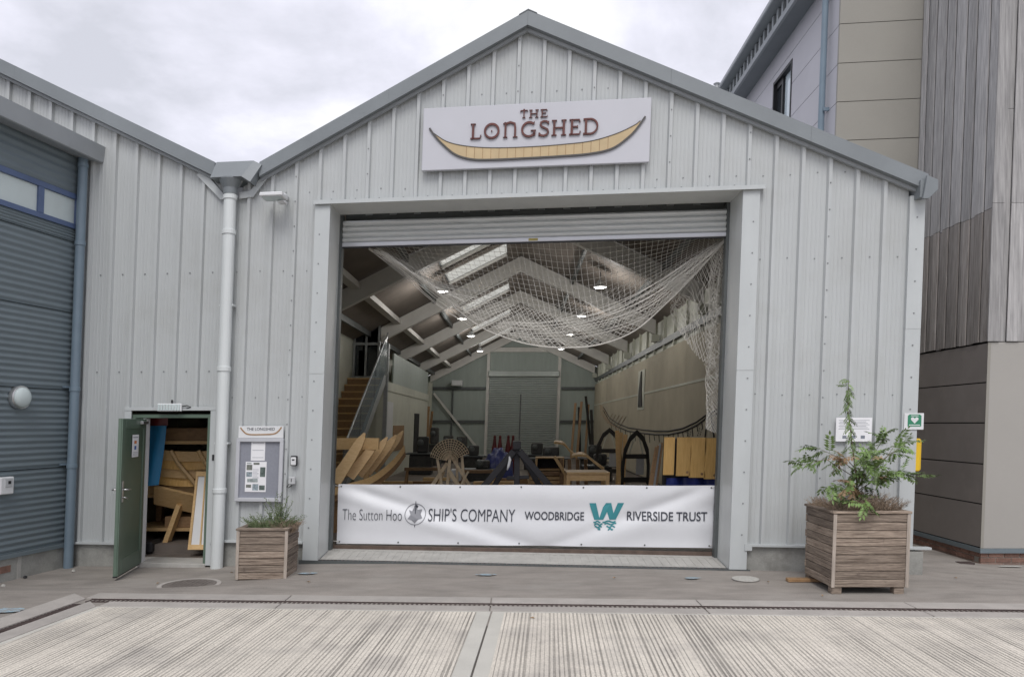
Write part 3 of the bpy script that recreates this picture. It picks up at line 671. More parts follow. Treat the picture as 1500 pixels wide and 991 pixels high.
def smooth_tab(tab, n_):
    res = []
    for i in range(n_+1):
        s = lerp(tab[0][0], tab[-1][0], i/n_); k = 0
        while k < len(tab)-2 and tab[k+1][0] < s: k += 1
        p0 = tab[max(k-1,0)]; p1 = tab[k]; p2 = tab[k+1]; p3 = tab[min(k+2, len(tab)-1)]; h = p2[0]-p1[0]; t = (s-p1[0])/h
        m1 = (p2[1]-p0[1])/max(1e-6, p2[0]-p0[0])*h; m2 = (p3[1]-p1[1])/max(1e-6, p3[0]-p1[0])*h
        res.append((s, (2*t**3-3*t*t+1)*p1[1]+(t**3-2*t*t+t)*m1+(-2*t**3+3*t*t)*p2[1]+(t**3-t*t)*m2))
    return res
gunS, keelS = smooth_tab(GUN, 60), smooth_tab(KEEL, 70)
def boat(par, fn, d_h, d_k, xf=FA):
    m = MB(xf); ks = [(s, interp(keelS, s)) for s, _ in gunS]; n_ = len(gunS); vs = []
    for (s, t), (s2, t2) in zip(gunS, ks):
        for d in (d_h, d_h+.012):
            a, b = fn(s, t); vs.append((a, d, b)); a, b = fn(s2, min(t2, t-.01)); vs.append((a, d, b))
    fs = []
    for i in range(n_-1):
        o = 4*i; fs += [(o, o+4, o+5, o+1), (o, o+2, o+6, o+4), (o+1, o+5, o+7, o+3)]
    m.add(vs, fs); hull = build('hull', m, m_tan, par, fix=False)
    m = MB(xf); ribbon(m, [fn(s, t) for s, t in keelS], .022, lambda a, b, c: (a, c, b), d_k, d_k+.02, 1, 1)
    build('keel', m, m_keel, par, fix=False)
    m = MB(xf); ribbon(m, [fn(s, t) for s, t in gunS], .008, lambda a, b, c: (a, c, b), d_k+.004, d_k+.02, 1, 1)
    build('gunwale', m, m_keel, par, fix=False)
    for i in range(18):
        s = .20+.62*i/17; m = MB(xf); a, b0 = fn(s, interp(keelS, s)+.02); _, b1 = fn(s, interp(gunS, s)-.005)
        m.box(a-.0035, a+.0035, d_h-.002, d_h, b0, b1); build('strake_line', m, m_wood_d, hull)
boat(sign, sg, -.129, -.139)
uncial('THE', *[sg(s, 0)[0] for s in (.434, .553)], sg(0,.765)[1], sg(0,.885)[1], -.137, -.118, m_maroon, sign)
uncial('LONGSHED', *[sg(s, 0)[0] for s in (.214, .778)], sg(0,.465)[1], sg(0,.705)[1], -.140, -.118, m_maroon, sign)

# ------------------------------------------------------------------ roller shutter, mostly wound up
shut = thing('roller_shutter', (0, 10.5, 4.4), 'rolled up grey slatted shutter below the lintel of the wide doorway', 'shutter')
z = 4.475
for i in range(4):
    m = MB(FA); prof = []
    for k in range(9):
        an = math.pi*k/8; prof.append((.55-.040*math.sin(an), z+.078*k/8))
    m.prism(prof+[(.56, z+.078), (.56, z)], lambda a, b, c: (c, a, b), -2.69, 2.69); build('slat', m, m_shut, shut); z += .08
B('bottom_bar', m_alu, (-2.69, 2.69, .515, .565, 4.415, 4.472), xf=FA, parent=shut, bevel=.004)
B('rubber_seal', m_black, (-2.69, 2.69, .53, .55, 4.395, 4.414), xf=FA, parent=shut)
B('caution_label', M('label_yellow', (.4,.33,.1), .6), (.0, .13, .5125, .5145, 4.425, 4.46), xf=FA, parent=shut)
m = MB(FA); m.tube([(-2.7,.95,4.98),(2.7,.95,4.98)], .2, 16); build('drum', m, m_dsteel, shut)
for sgn in (-1, 1): B('guide', m_dsteel, (sgn*2.70-.02, sgn*2.70+.02, .50, .62, .05, 4.87), xf=FA, parent=shut)
for i in range(14): B('curtain_clip', m_galv, (-2.4+.36*i, -2.3+.36*i, .74, .76, 4.92, 4.97), xf=FA, parent=shut)

# ------------------------------------------------------------------ banner across the opening
BD = .70
def banner_pt(s, t, lift=0.):
    u = lerp(-2.645, 2.70, s); zt = lerp(.985, 1.015, s)-.006*math.sin(math.pi*((s*4) % 1)); zb = lerp(.115, .15, s)
    z = lerp(zb, zt, t); d = 0
    def fold(ds, dt, amp, w, ph=0): return amp*math.exp(-((s*math.sin(ds)*5+t*math.cos(ds)-dt)/w)**2)
    d += .030*math.sin(9*t+3.0*s+1.5*math.sin(4*s))*(t*(1-t)*3)
    e1 = (1-t)-1.9*s; d += .075*math.exp(-(e1/.09)**2)*math.exp(-s*2.6)*min(1, s*12) - .06*math.exp(-((e1-.16)/.12)**2)*math.exp(-s*2.2)
    e3 = (1-t)-2.5*s+.35; d += .03*math.exp(-(e3/.14)**2)*math.exp(-abs(s-.3)*3)
    e2 = (1-t)-2.4*(1-s); d += .075*math.exp(-(e2/.10)**2)*math.exp(-(1-s)*3.2)*min(1, (1-s)*12)-.035*math.exp(-((e2-.2)/.16)**2)*math.exp(-(1-s)*2.8)
    d += .012*noise.noise(Vector((s*9, t*3, 1.3)))+.02*noise.noise(Vector((s*3+t, t*2.2, 4.)))
    return FA(u, BD+.6*d-lift, z)
ban = thing('banner', FA(0, BD, .18), 'long white vinyl banner with grey and teal lettering across the doorway', 'banner')
m = MB(); m.grid(180, 34, banner_pt); sheet = build('sheet', m, m_banner, ban, smooth=True, fix=False)
def ban_px(x, y):                                   # place on the banner from photo pixels
    s = (x-495)/555.; yb = lerp(800, 807, s); yt = lerp(710, 712, s); return s, (yb-y)/(yb-yt)
def bt_text(body, x0, x1, yt, yb, mat, off=0.):
    s0, t0 = ban_px(x0, yb); s1, t1 = ban_px(x1, yt); s1 = (x1-495)/555.
    return text_on('lettering', body, lambda s, t: banner_pt(s, t, .011), s0, s1, t0, t1, mat, ban, off)
bt_text('The Sutton Hoo', 503, 595, 748, 764, m_ink, -.016)
bt_text("SHIP'S COMPANY", 635, 765, 747.5, 766, m_ink, -.005)
bt_text('WOODBRIDGE', 779, 866, 752, 764, m_ink, .012)
bt_text('RIVERSIDE TRUST', 928, 1041, 752, 765, m_ink, .012)
def ban_ribbon(nm, pts, w, mat, par=ban, lift=.006):
    m = MB(); n_ = len(pts); vs = []
    for i, (x, y) in enumerate(pts):
        a = Vector(pts[max(i-1,0)]); b = Vector(pts[min(i+1,n_-1)]); d = (b-a).normalized(); nn = Vector((-d.y, d.x))*w/2
        vs += [banner_pt(*ban_px(x+nn.x, y+nn.y), lift), banner_pt(*ban_px(x-nn.x, y-nn.y), lift)]
    m.add(vs, [(2*i, 2*i+1, 2*i+3, 2*i+2) for i in range(n_-1)]); return build(nm, m, mat, par, fix=False)
def ban_poly(nm, pts, mat, lift=.006):
    m = MB(); m.add([banner_pt(*ban_px(x, y), lift) for x, y in pts], [tuple(range(len(pts)))]); return build(nm, m, mat, ban, fix=False)
cxl, cyl = 615, 755.5
ban_ribbon('logo_ring', arc(cxl, cyl, 15.5, 15.5, 0, 360, 40), 1.1, m_logo)
ban_ribbon('logo_needle', [(cxl, cyl-19.5), (cxl, cyl+19)], 1.0, m_ink, lift=.009)
ban_poly('logo_helm', [(605,749),(610,751),(614,742),(618,749),(625,748),(623,755),(626,761),(620,763),(615,769),(610,764),(604,762),(608,756)], m_logo, .007)
ban_poly('logo_helm', [(612,745),(614.5,741),(619,743),(617,747)], m_ink, .0085)
for p in ([(873,738.5),(882.5,738.5),(889,764),(881,764)], [(897,738.5),(904.5,738.5),(894,764),(887.5,764),(893,745)], [(897,738.5),(904.5,738.5),(911,764),(903,764),(897.5,747)], [(914,738.5),(923,738.5),(912,764),(905,764)]):
    ban_poly('logo_letter', p, m_teal, .006)
for k, (x0, x1, y) in enumerate([(880,890,767),(893,912,767),(881,893,771),(896,913,770.5),(882,892,775),(899,911,774.5),(887,890,778),(901,908,778)]):
    ban_ribbon('logo_ripple', [(lerp(x0, x1, i/8), y+1.1*math.sin(i*1.1+k)) for i in range(9)], 2.3, m_teal, lift=.0065)
for i in range(7):
    for t in (.965, .035):
        s = .008+.984*i/6; p = banner_pt(s, t, .004); m = MB(); m.lathe(p, (0,-1,0), [(.012,0),(.012,.004),(.006,.005)], 10); build('eyelet', m, m_dsteel, ban)
for s_, z_ in ((0, 1.0), (1, 1.04), (0, .22), (1, .25)):
    a_ = banner_pt(s_*.984+.008, .965 if z_ > .5 else .035, .006); m = MB(); m.tube([a_, (a_[0]+(-.10 if s_ == 0 else .06), a_[1]-.05, a_[2]+.02)], .004, 5); build('tie', m, m_net, ban)
B('floor_rail', m_rust, (-2.69, 2.69, .64, .69, .0505, .10), xf=FA, label='brown steel rail lying across the doorway below the banner', cat='rail')

# ------------------------------------------------------------------ net hung in the head of the doorway
net = thing('netting', (0, 10.7, 3.0), 'off-white rope net slung in swags under the rolled shutter', 'net')
def cat_curve(pts, n_):
    P = [Vector(px(*p)) for p in pts]; L_ = [0]
    for a, b in zip(P, P[1:]): L_.append(L_[-1]+(b-a).length)
    res = []
    for i in range(n_+1):
        d = L_[-1]*i/n_; k = 0
        while k < len(P)-2 and L_[k+1] < d: k += 1
        t = (d-L_[k])/(L_[k+1]-L_[k]); p0, p1, p2, p3 = P[max(k-1,0)], P[k], P[k+1], P[min(k+2,len(P)-1)]
        res.append(.5*((2*p1)+(p2-p0)*t+(2*p0-5*p1+4*p2-p3)*t*t+(3*p1-p0-3*p2+p3)*t**3))
    return res
def sheet_net(top, bot, nv, ns, bulge, seed, diag=False, r=.0034, jit=.0, nm='mesh'):
    m = MB(); n_ = len(top)-1
    def P(s, v):
        i = min(n_-1, int(s*n_)); f = s*n_-i; a = top[i].lerp(top[i+1], f); b = bot[i].lerp(bot[i+1], f); p = a.lerp(b, v)
        w = math.sin(math.pi*v)
        p = p+Vector((0, bulge*w+.10*w*noise.noise(Vector((s*6, v*3, seed))), 0))
        if jit: p = p+Vector((jit*noise.noise(Vector((s*22, v*9, seed+5))), jit*noise.noise(Vector((s*15, v*15, seed+9))), jit*noise.noise(Vector((s*18, v*12, seed+2)))))*w
        return p
    if not diag:
        for j in range(nv+1): m.tube([P(i/ns, j/nv) for i in range(ns+1)], r, 3, False)
        for i in range(ns+1): m.tube([P(i/ns, j/nv) for j in range(nv+1)], r, 3, False)
    else:
        for k in range(-nv, ns+1):
            for sgn in (1, -1):
                pts = []
                for j in range(nv+1):
                    i = k+j if sgn > 0 else k+nv-j
                    if 0 <= i <= ns: pts.append(P(i/ns, j/nv))
                if len(pts) > 1: m.tube(pts, r, 3, False)
    return build(nm, m, m_net, net, fix=False)
YN = 10.75
bot = cat_curve([(548,366,11.0),(600,398,10.95),(650,437,10.9),(700,476,10.8),(740,494,10.75),(780,505,10.7),(830,509,10.65),(880,504,10.6),(930,484,10.55),(975,445,10.5),(1020,400,10.45),(1063,352,10.4)], 70)
top = cat_curve([(520,340,11.05),(780,338,10.8),(1064,332,10.5)], 70)
mid = cat_curve([(560,368,11.0),(640,420,10.9),(725,440,10.8),(790,455,10.75),(860,470,10.7),(930,438,10.6),(1000,390,10.5),(1063,350,10.4)], 70)
sheet_net(top, mid, 15, 68, .12, 1., r=.0027)
low2 = cat_curve([(560,372,11.0),(640,432,11.15),(700,470,11.2),(770,496,11.2),(840,500,11.1),(920,470,10.9),(1000,400,10.6),(1063,352,10.4)], 70)
sheet_net(mid, bot, 7, 78, -.10, 2., True, .0028, .05)
sheet_net(mid, low2, 6, 60, .35, 3., True, .0026, .10)
up2 = cat_curve([(640,425,11.2),(720,428,11.3),(770,445,11.3),(840,440,11.2),(900,420,11.0),(960,402,10.8),(1010,375,10.6),(1060,350,10.4)], 70)
sheet_net(up2, bot, 8, 54, .25, 4., True, .0025, .12)
m = MB()
for k in range(13):                                # gathered bundle on the right
    o = k/15.; pts = [(1064,348+8*o,10.4),(1010,382+34*o,10.45),(950,420+52*o,10.5),(880,452+46*o,10.6),(800,470+34*o,10.75),(730,470+22*o,10.8)]
    c = cat_curve([(x, y+random.uniform(-3,3), Y+random.uniform(-.06,.06)) for x, y, Y in pts], 26); m.tube(c, .0036, 3, False)
for k in range(9):
    o = k/8.; pts = [(540,364,11.0),(590,384+20*o,10.95),(640,420+26*o,10.9),(690,452+28*o,10.85)]
    m.tube(cat_curve([(x, y+random.uniform(-2,2), Y) for x, y, Y in pts], 16), .0036, 3, False)
m.tube(bot, .009, 5, False); build('gathered_strands', m, m_net, net, fix=False, kind='stuff')
ta = cat_curve([(1042,372,10.5),(1062,356,10.4),(1066,352,10.4)], 12); tb = cat_curve([(1034,628,10.6),(1048,634,10.5),(1060,630,10.45)], 12)
sheet_net(ta, tb, 44, 8, .05, 7., True, .0028, .10, 'hanging_tail'); sheet_net([p+Vector((0,.1,0)) for p in ta], [p+Vector((.01,.08,.01)) for p in tb], 40, 6, -.05, 8., True, .0026, .12, 'hanging_tail')
ta = cat_curve([(985,430,10.6),(1025,395,10.5),(1060,360,10.4)], 20); tb = cat_curve([(985,470,10.9),(1020,520,10.7),(1045,540,10.6)], 20)
sheet_net(ta, tb, 13, 18, .1, 9., True, .0032, .08)

# ------------------------------------------------------------------ things fixed to the front walls
# floodlight
fl = thing('floodlight', FA(-3.45, -.2, 4.9), 'white wall floodlight near top of downpipe left of the doorway', 'floodlight')
fh = Matrix.Rotation(R(-8), 3, 'Y')
B('lamp_head', m_white, (-3.62, -3.30, -.40, -.14, 4.90, 4.955), xf=FA, parent=fl, bevel=.012)
B('lens', m_pale_glass, (-3.59, -3.34, -.37, -.17, 4.892, 4.8995), xf=FA, parent=fl)
B('sensor', m_white, (-3.42, -3.31, -.24, -.12, 4.855, 4.8915), xf=FA, parent=fl, bevel=.01)
m = MB(FA); m.tube([(-3.36,-.0,4.98),(-3.36,-.14,4.98),(-3.38,-.2,4.95)], .03, 10); build('bracket', m, m_white, fl, smooth=True)
# lamp over the green door
dl = thing('door_lamp', FA(-4.93, -.1, 2.05), 'small ribbed white lamp with cable over the green door', 'lamp')
B('housing', m_white, (-5.10, -4.74, -.10, -.066, 2.04, 2.15), xf=FA, parent=dl, bevel=.008)
for i in range(8): B('rib', m_pale_glass, (-5.085+.042*i, -5.055+.042*i, -.115, -.1005, 2.05, 2.14), xf=FA, parent=dl, bevel=.004)
m = MB(FA); m.tube([(-4.74,-.08,2.11),(-4.66,-.09,2.12),(-4.62,-.07,2.10),(-4.68,-.06,2.08)], .008, 6); build('cable', m, m_black, dl)
B('sensor_stalk', m_black, (-4.90, -4.88, -.09, -.07, 2.15, 2.20), xf=FA, parent=dl)
B('door_reader', m_black, (-4.28, -4.235, -.075, -.061, 1.36, 1.44), xf=FA, bevel=.004, label='tiny black reader box on the right jamb of green door', cat='reader')
# notice board
nb = thing('notice_board', FA(-3.58, -.1, .8), 'aluminium framed grey notice board with pinned papers and arched header', 'notice board')
u0, u1, z0, z1 = -3.925, -3.255, .80, 1.67
B('frame', m_alu, (u0, u1, -.10, -.04, z0, z0+.05), (u0, u1, -.10, -.04, z1-.05, z1), (u0, u0+.05, -.10, -.04, z0+.0501, z1-.0501), (u1-.05, u1, -.10, -.04, z0+.0501, z1-.0501), xf=FA, parent=nb, bevel=.004)
B('pin_panel', m_pin, (u0+.05, u1-.05, -.062, -.05, z0+.05, z1-.05), xf=FA, parent=nb)
B('header', m_white, (u0+.02, u1-.01, -.085, -.045, z1+.003, z1+.165), xf=FA, parent=nb, bevel=.003)
def nbm(s, t): return lerp(u0+.03, u1-.02, s), lerp(z1-.01, z1+.19, t)
m = MB(FA); ribbon(m, [nbm(s, .18+t*.9) for s, t in keelS], .018, lambda a, b, c: (a, c, b), -.089, -.0855, 1, 1); build('printed_boat', m, m_wood_d, nb, fix=False)
text_on('lettering', 'THE LONGSHED', lambda s, t: FA(s, -.0875, t), u0+.14, u1-.13, z1+.105, z1+.145, m_ink, nb, .005)
B('paper', m_paper, (-3.72, -3.52, -.066, -.0625, 1.36, 1.615), xf=FA, parent=nb)
pp = B('poster', m_paper, (-3.79, -3.49, -.067, -.0625, .93, 1.345), xf=FA, parent=nb)
mphoto = [M('print_photo_%d' % i, c, .7, 0, .5, 28) for i, c in enumerate([(.16,.17,.15), (.25,.30,.33), (.10,.13,.12), (.32,.36,.36)])]
for i, (a, b, c, d) in enumerate([(.05,.32,.72,.90),(.05,.32,.50,.66),(.70,.95,.50,.82),(.1,.6,.32,.44),(.05,.30,.14,.24),(.36,.64,.05,.26),(.68,.95,.06,.22),(.05,.28,.93,.97),(.38,.66,.90,.97)]):
    B('printed_photo', mphoto[i % 4], (lerp(-3.79,-3.49,a), lerp(-3.79,-3.49,b), -.0678, -.0672, lerp(.93,1.345,c), lerp(.93,1.345,d)), xf=FA, parent=pp)
for i in range(9): B('printed_line', m_print, (-3.685, -3.60 if i % 3 else -3.62, -.0678, -.0672, 1.10+.017*i, 1.104+.017*i), xf=FA, parent=pp)
for i in range(3): B('printed_line', m_print, (-3.70, -3.54, -.067, -.0664, 1.40+.1*i, 1.405+.1*i), xf=FA, parent=nb)
# key safe and entry unit
ks = thing('entry_intercom', FA(-3.10, -.05, 1.25), 'black backed white intercom beside the framed notice board', 'intercom')
B('back_plate', m_black, (-3.155, -3.055, -.065, -.042, 1.29, 1.43), xf=FA, parent=ks, bevel=.01); B('front', m_white, (-3.145, -3.072, -.085, -.0655, 1.30, 1.41), xf=FA, parent=ks, bevel=.008); B('window', m_black, (-3.125, -3.09, -.0875, -.0855, 1.365, 1.385), xf=FA, parent=ks)
kb = thing('key_switch', FA(-3.10, -.05, 1.0), 'small grey key switch box with loose cable below the intercom', 'switch')
B('box', m_lgrey, (-3.165, -3.07, -.10, -.042, 1.04, 1.145), xf=FA, parent=kb, bevel=.008); B('keyhole', m_black, (-3.125, -3.115, -.1025, -.1005, 1.075, 1.12), xf=FA, parent=kb)
m = MB(FA); m.tube([(-3.16,-.06,1.05),(-3.19,-.07,1.0),(-3.17,-.05,.99),(-3.12,-.05,1.03)], .006, 6); build('cable', m, m_black, kb)
# paper notice, AED sign and cabinet at the right corner
pn = thing('wall_notice', FA(4.17, -.04, 1.65), 'white printed paper notice on ribbed wall behind the sapling', 'notice')
B('sheet', m_paper, (3.97, 4.40, -.052, -.046, 1.645, 1.945), xf=FA, parent=pn)
for i in range(7): B('printed_line', m_print, (4.0+.01*(i % 2), 4.37-.02*(i % 3), -.0526, -.0521, 1.80+.018*i, 1.805+.018*i), xf=FA, parent=pn)
for i in range(3): B('printed_mark', m_print, (4.05+.11*i, 4.10+.11*i, -.0526, -.0521, 1.68, 1.72), xf=FA, parent=pn)
ae = thing('defibrillator_sign', FA(4.9, -.08, 1.8), 'white square sign with green heart emblem on the shed corner', 'sign')
B('plate', m_white, (4.775, 5.005, -.066, -.058, 1.795, 2.0), xf=FA, parent=ae, bevel=.002)
m = MB(FA); m.prism([(4.815,1.835),(4.975,1.835),(4.975,1.965),(4.955,1.985),(4.835,1.985),(4.815,1.965)], lambda a, b, c: (a, c, b), -.069, -.0665); build('green_field', m, m_aed, ae)
hp = [(0,-.045),(.045,.005),(.04,.03),(.018,.035),(0,.018),(-.018,.035),(-.04,.03),(-.045,.005)]
m = MB(FA); m.prism([(4.895+a, 1.915+b) for a, b in hp], lambda a, b, c: (a, c, b), -.0715, -.0695); build('heart', m, m_white, ae)
B('text_bar', m_paper, (4.85, 4.94, -.0710, -.0695, 1.965, 1.972), (4.83, 4.96, -.0710, -.0695, 1.848, 1.856), xf=FA, parent=ae)
yc = thing('defibrillator_cabinet', (5.0, 9.6, 1.27), 'yellow defibrillator cabinet on side wall of shed facing the alley', 'cabinet')
B('case', m_yellow, (4.94, 5.085, 9.55, 9.90, 1.26, 1.68), parent=yc, bevel=.015); B('door', m_yellow, (5.0855, 5.10, 9.57, 9.88, 1.28, 1.66), parent=yc, bevel=.004)

# ------------------------------------------------------------------ timber planters
def planter(x0, x1, y0, y1, zb, zt, nb, label, dx=0., shared='planter', feet=True):
    t = thing('planter', ((x0+x1)/2, (y0+y1)/2, zb-.06), label, 'planter')
    xf = lambda x, y, z: (x+dx*(y-y0), y, z)
    h = (zt-.03-zb)/nb
    rd = random.Random(nb)
    for i in range(nb):
        z0 = zb+i*h+.003; z1 = zb+(i+1)*h-.003
        for face in range(4):
            o = rd.uniform(-.004, .004); c = rd.uniform(-.006, .006)
            b = [(x0+.002+c, x1-.002+c, y0+o, y0+.03+o), (x0+.001+c, x1-.001+c, y1-.03+o, y1+o), (x0+o, x0+.03+o, y0+.034, y1-.034), (x1-.03+o, x1+o, y0+.034, y1-.034)][face]
            B('board', m_wplank, (*b, z0, z1), xf=xf, parent=t, bevel=.004)
    for cx_ in (x0+.032, x1-.102):
        for cy_ in (y0+.036, y1-.106): B('corner_post', m_wplank, (cx_, cx_+.07, cy_, cy_+.07, zb+.01, zt-.04), xf=xf, parent=t)
    for cx_, s_ in ((x0-.012, 1), (x1-.028, 1)): B('corner_batten', m_wplank_l, (cx_, cx_+.04, y0-.013, y0-.0055, zb, zt-.032), xf=xf, parent=t, bevel=.003)
    w = .065
    for b in ((x0-.02, x1+.02, y0-.022, y0+w), (x0-.02, x1+.02, y1-w, y1+.022), (x0-.022, x0+w, y0+w+.002, y1-w-.002), (x1-w, x1+.022, y0+w+.002, y1-w-.002)):
        B('rim_board', m_wplank, (*b, zt-.028, zt), xf=xf, parent=t, bevel=.005)
    if feet:
        for cx_ in (x0+.0, x1-.14):
            for cy_ in (y0+.02, y1-.12): B('foot', m_wplank, (cx_+.01, cx_+.12, cy_, cy_+.1, g(cx_, cy_)-.012, zb+.004), xf=xf, parent=t, bevel=.004)
    m = MB(xf); m.grid(10, 10, lambda s, q: (lerp(x0+.035, x1-.035, s), lerp(y0+.04, y1-.04, q), zt-.07+.025*noise.noise(Vector((s*5, q*5, x0)))))
    build('soil', m, m_soil, t, fix=False)
    return t
planter(3.47, 4.30, 8.28, 9.08, .065, .905, 9, 'large weathered timber planter holding a rowan sapling')
planter(-3.475, -2.86, 9.30, 9.86, -.06, .575, 7, 'small weathered timber planter with rosemary below the notice board', dx=-.03)
B('wood_offcut', m_wood_d, (3.22, 3.75, 8.90, 9.0, -.008, .03), bevel=.004, label='flat timber offcut lying under edge of the large planter', cat='offcut')

def needles(name, c, rx, ry, n_, hmin, hmax, mat, label, cat, spread=.5, leaf=.012, seed=0, group=None, stem=.002):
    rd = random.Random(seed); m = MB()
    for i in range(n_):
        a = rd.uniform(0, 6.283); q = math.sqrt(rd.random()); x = c[0]+rx*q*math.cos(a); y = c[1]+ry*q*math.sin(a)
        h = rd.uniform(hmin, hmax)*(1-.35*q); tx = spread*q*math.cos(a)*h*1.4+rd.uniform(-.3,.3)*h; ty = spread*q*math.sin(a)*h+rd.uniform(-.3,.3)*h
        p0 = Vector((x, y, c[2])); p1 = Vector((x+tx, y+ty, c[2]+h)); pm = p0.lerp(p1, .5)+Vector((-tx*.15, -ty*.15, h*.08))
        pts = [p0, pm, p1]; m.tube(pts, [stem, stem*.8, stem*.4], 3, False)
        k = max(4, int(h/.016))
        for j in range(k):
            f = .15+.85*j/k; p = p0.lerp(pm, f*2) if f < .5 else pm.lerp(p1, f*2-1)
            an = rd.uniform(0, 6.28); d = Vector((math.cos(an), math.sin(an), rd.uniform(.2, 1.2))).normalized()*leaf*rd.uniform(.7, 1.6)
            s_ = d.cross(Vector((rd.uniform(-1,1), rd.uniform(-1,1), .3))).normalized()*leaf*.22
            m.add([tuple(p-s_), tuple(p+s_), tuple(p+d)], [(0,1,2)])
    return build(name, m, mat, label=label, cat=cat, group=group, fix=False)
HZ = .835
for i, (x, y, r1, r2, hh, lb) in enumerate([(3.68, 8.45, .17, .11, .14, 'dry brown heather clump at left front of the large planter'), (4.05, 8.47, .20, .12, .20, 'bushy dry heather mound at right front of the large planter'), (4.02, 8.80, .22, .16, .22, 'dry heather clump behind the sapling stem in large planter'), (3.64, 8.86, .14, .16, .16, 'low dry heather clump at back of the large planter')]):
    needles('heather', (x, y, HZ), r1, r2, 340, hh*.6, hh*1.4, m_heather, lb, 'heather', .7, .017, 20+i)
needles('fern_tuft', (3.66, 8.62, HZ), .05, .05, 22, .14, .26, m_leaf, 'small green leafy tuft beside heather in the large planter', 'plant', .8, .03, 31)
needles('rosemary', (-3.12, 9.52, .50), .25, .17, 230, .14, .30, m_rosemary, 'green rosemary bush growing in the small planter', 'rosemary', .7, .024, 40)
needles('rosemary_sprig', (-3.05, 9.56, .50), .05, .04, 26, .36, .60, m_rosemary, 'tall upright rosemary sprigs rising from the small planter', 'rosemary', .3, .026, 41)
needles('heather', (-2.92, 9.45, .50), .10, .11, 150, .10, .22, m_heather, 'brown heather spilling over right rim of the small planter', 'heather', .9, .017, 42)

# rowan sapling
def frond_mesh(seed, mat):
    rd = random.Random(seed); m = MB(); Lr = .19; m.tube([(0,0,0),(Lr*.5,0,.012),(Lr,0,-.012)], [.0022,.0016,.0008], 3, False)
    n_ = 7
    for i in range(n_+1):
        f = .16+.84*i/n_; bx = Lr*f; bz = .045*f*(1-f)-.012*f*f
        for sg_ in ((1, -1) if i < n_ else (0,)):
            ll = .066*(1-.25*abs(f-.5))*rd.uniform(.85, 1.15); an = R(62+rd.uniform(-10, 10))*sg_; dz = rd.uniform(-.5, -.05)
            d = Vector((math.cos(an), math.sin(an), dz)).normalized(); w = Vector((-d.y, d.x, rd.uniform(-.3, .3))).normalized()*.0125
            b = Vector((bx, 0, bz)); mid = b+d*ll*.45; tip = b+d*ll+Vector((0,0,-.006))
            m.add([tuple(b), tuple(mid+w), tuple(tip), tuple(mid-w), tuple(mid+Vector((0,0,-.003)))], [(0,4,1),(1,4,2),(2,4,3),(3,4,0)])
    me = bpy.data.meshes.new('leaf'); me.from_pydata(m.v, [], m.f); me.materials.append(mat); return me
FRG = [frond_mesh(50+i, m_leaf) for i in range(5)]; FRB = [frond_mesh(60+i, m_leaf_b) for i in range(3)]
tree = thing('rowan_sapling', (3.83, 8.68, .84), 'slender young rowan with feathery green and browning leaves in planter', 'sapling')
def ppx(x, y, Y): return Vector(px(x, y, Y))
stem = [ppx(1257,748,8.68), ppx(1255,705,8.68), ppx(1249,655,8.67), ppx(1242,600,8.66), ppx(1243,556,8.66)]
m = MB(); m.tube(stem, [.011,.009,.007,.005,.003], 7); build('trunk', m, m_bark, tree, smooth=True)
m = MB(); m.tube([ppx(1262,748,8.72), ppx(1263,700,8.75), ppx(1270,668,8.78)], [.007,.005,.003], 6); build('trunk', m, m_bark, tree, smooth=True)
brs = [((1253,690,8.68), [(1225,668,8.62),(1196,655,8.56)], 5, 0), ((1254,700,8.68), [(1210,672,8.55),(1172,682,8.45)], 6, 0), ((1256,705,8.68), [(1280,665,8.75),(1300,632,8.8)], 7, 0),
       ((1257,712,8.68), [(1300,668,8.6),(1326,650,8.55)], 7, 0), ((1257,718,8.68), [(1300,690,8.45),(1344,698,8.35)], 8, 0), ((1252,685,8.68), [(1240,672,8.6),(1232,672,8.55)], 5, 1),
       ((1256,725,8.68), [(1230,708,8.5),(1212,712,8.45)], 4, 0), ((1257,715,8.68), [(1268,690,8.55),(1278,672,8.45)], 8, 0), ((1258,722,8.68), [(1280,700,8.6),(1292,703,8.5)], 5, 2), ((1256,700,8.7), [(1262,680,8.9),(1272,655,9.0)], 6, 0),
       ((1257,735,8.6), [(1264,728,8.35),(1270,745,8.22)], 3, 0), ((1262,690,8.7), [(1300,668,8.9),(1318,640,9.0)], 4, 0), ((1254,715,8.6), [(1245,700,8.4),(1243,715,8.3)], 4, 2)]
rd = random.Random(5); nfr = 0
def put_frond(p, d, brown, k=1.):
    global nfr
    me = rd.choice(FRB if brown else FRG); ob = bpy.data.objects.new('leaf', me); COL.objects.link(ob); ob.parent = tree
    ob.location = lean(p)-Vector(tree.location)
    q = d.normalized(); ob.rotation_euler = (rd.uniform(-.7, .7), -math.asin(max(-1, min(1, q.z))), math.atan2(q.y, q.x)); s = rd.uniform(.75, 1.15)*k; ob.scale = (s, s, s); nfr += 1
for st, pts, n_, kind in brs:
    P = [ppx(*st)]+[ppx(*q) for q in pts]; m = MB(); m.tube(P, [.005,.0035,.002], 5); build('branch', m, m_bark, tree, smooth=True)
    for i in range(int(n_*1.7)+2):
        f = .25+.75*(i/(int(n_*1.7)+1))**.7; p = P[0].lerp(P[1], f*2) if f < .5 else P[1].lerp(P[2], f*2-1)
        bd = (P[2]-P[0]).normalized(); an = rd.uniform(0, 6.28)
        d = bd*rd.uniform(.2, .9)+Vector((math.cos(an)*.6, math.sin(an)*.6, rd.uniform(-.75, .15)))
        put_frond(p, d, kind == 1 or (kind == 2 and rd.random() < .4) or rd.random() < .015)
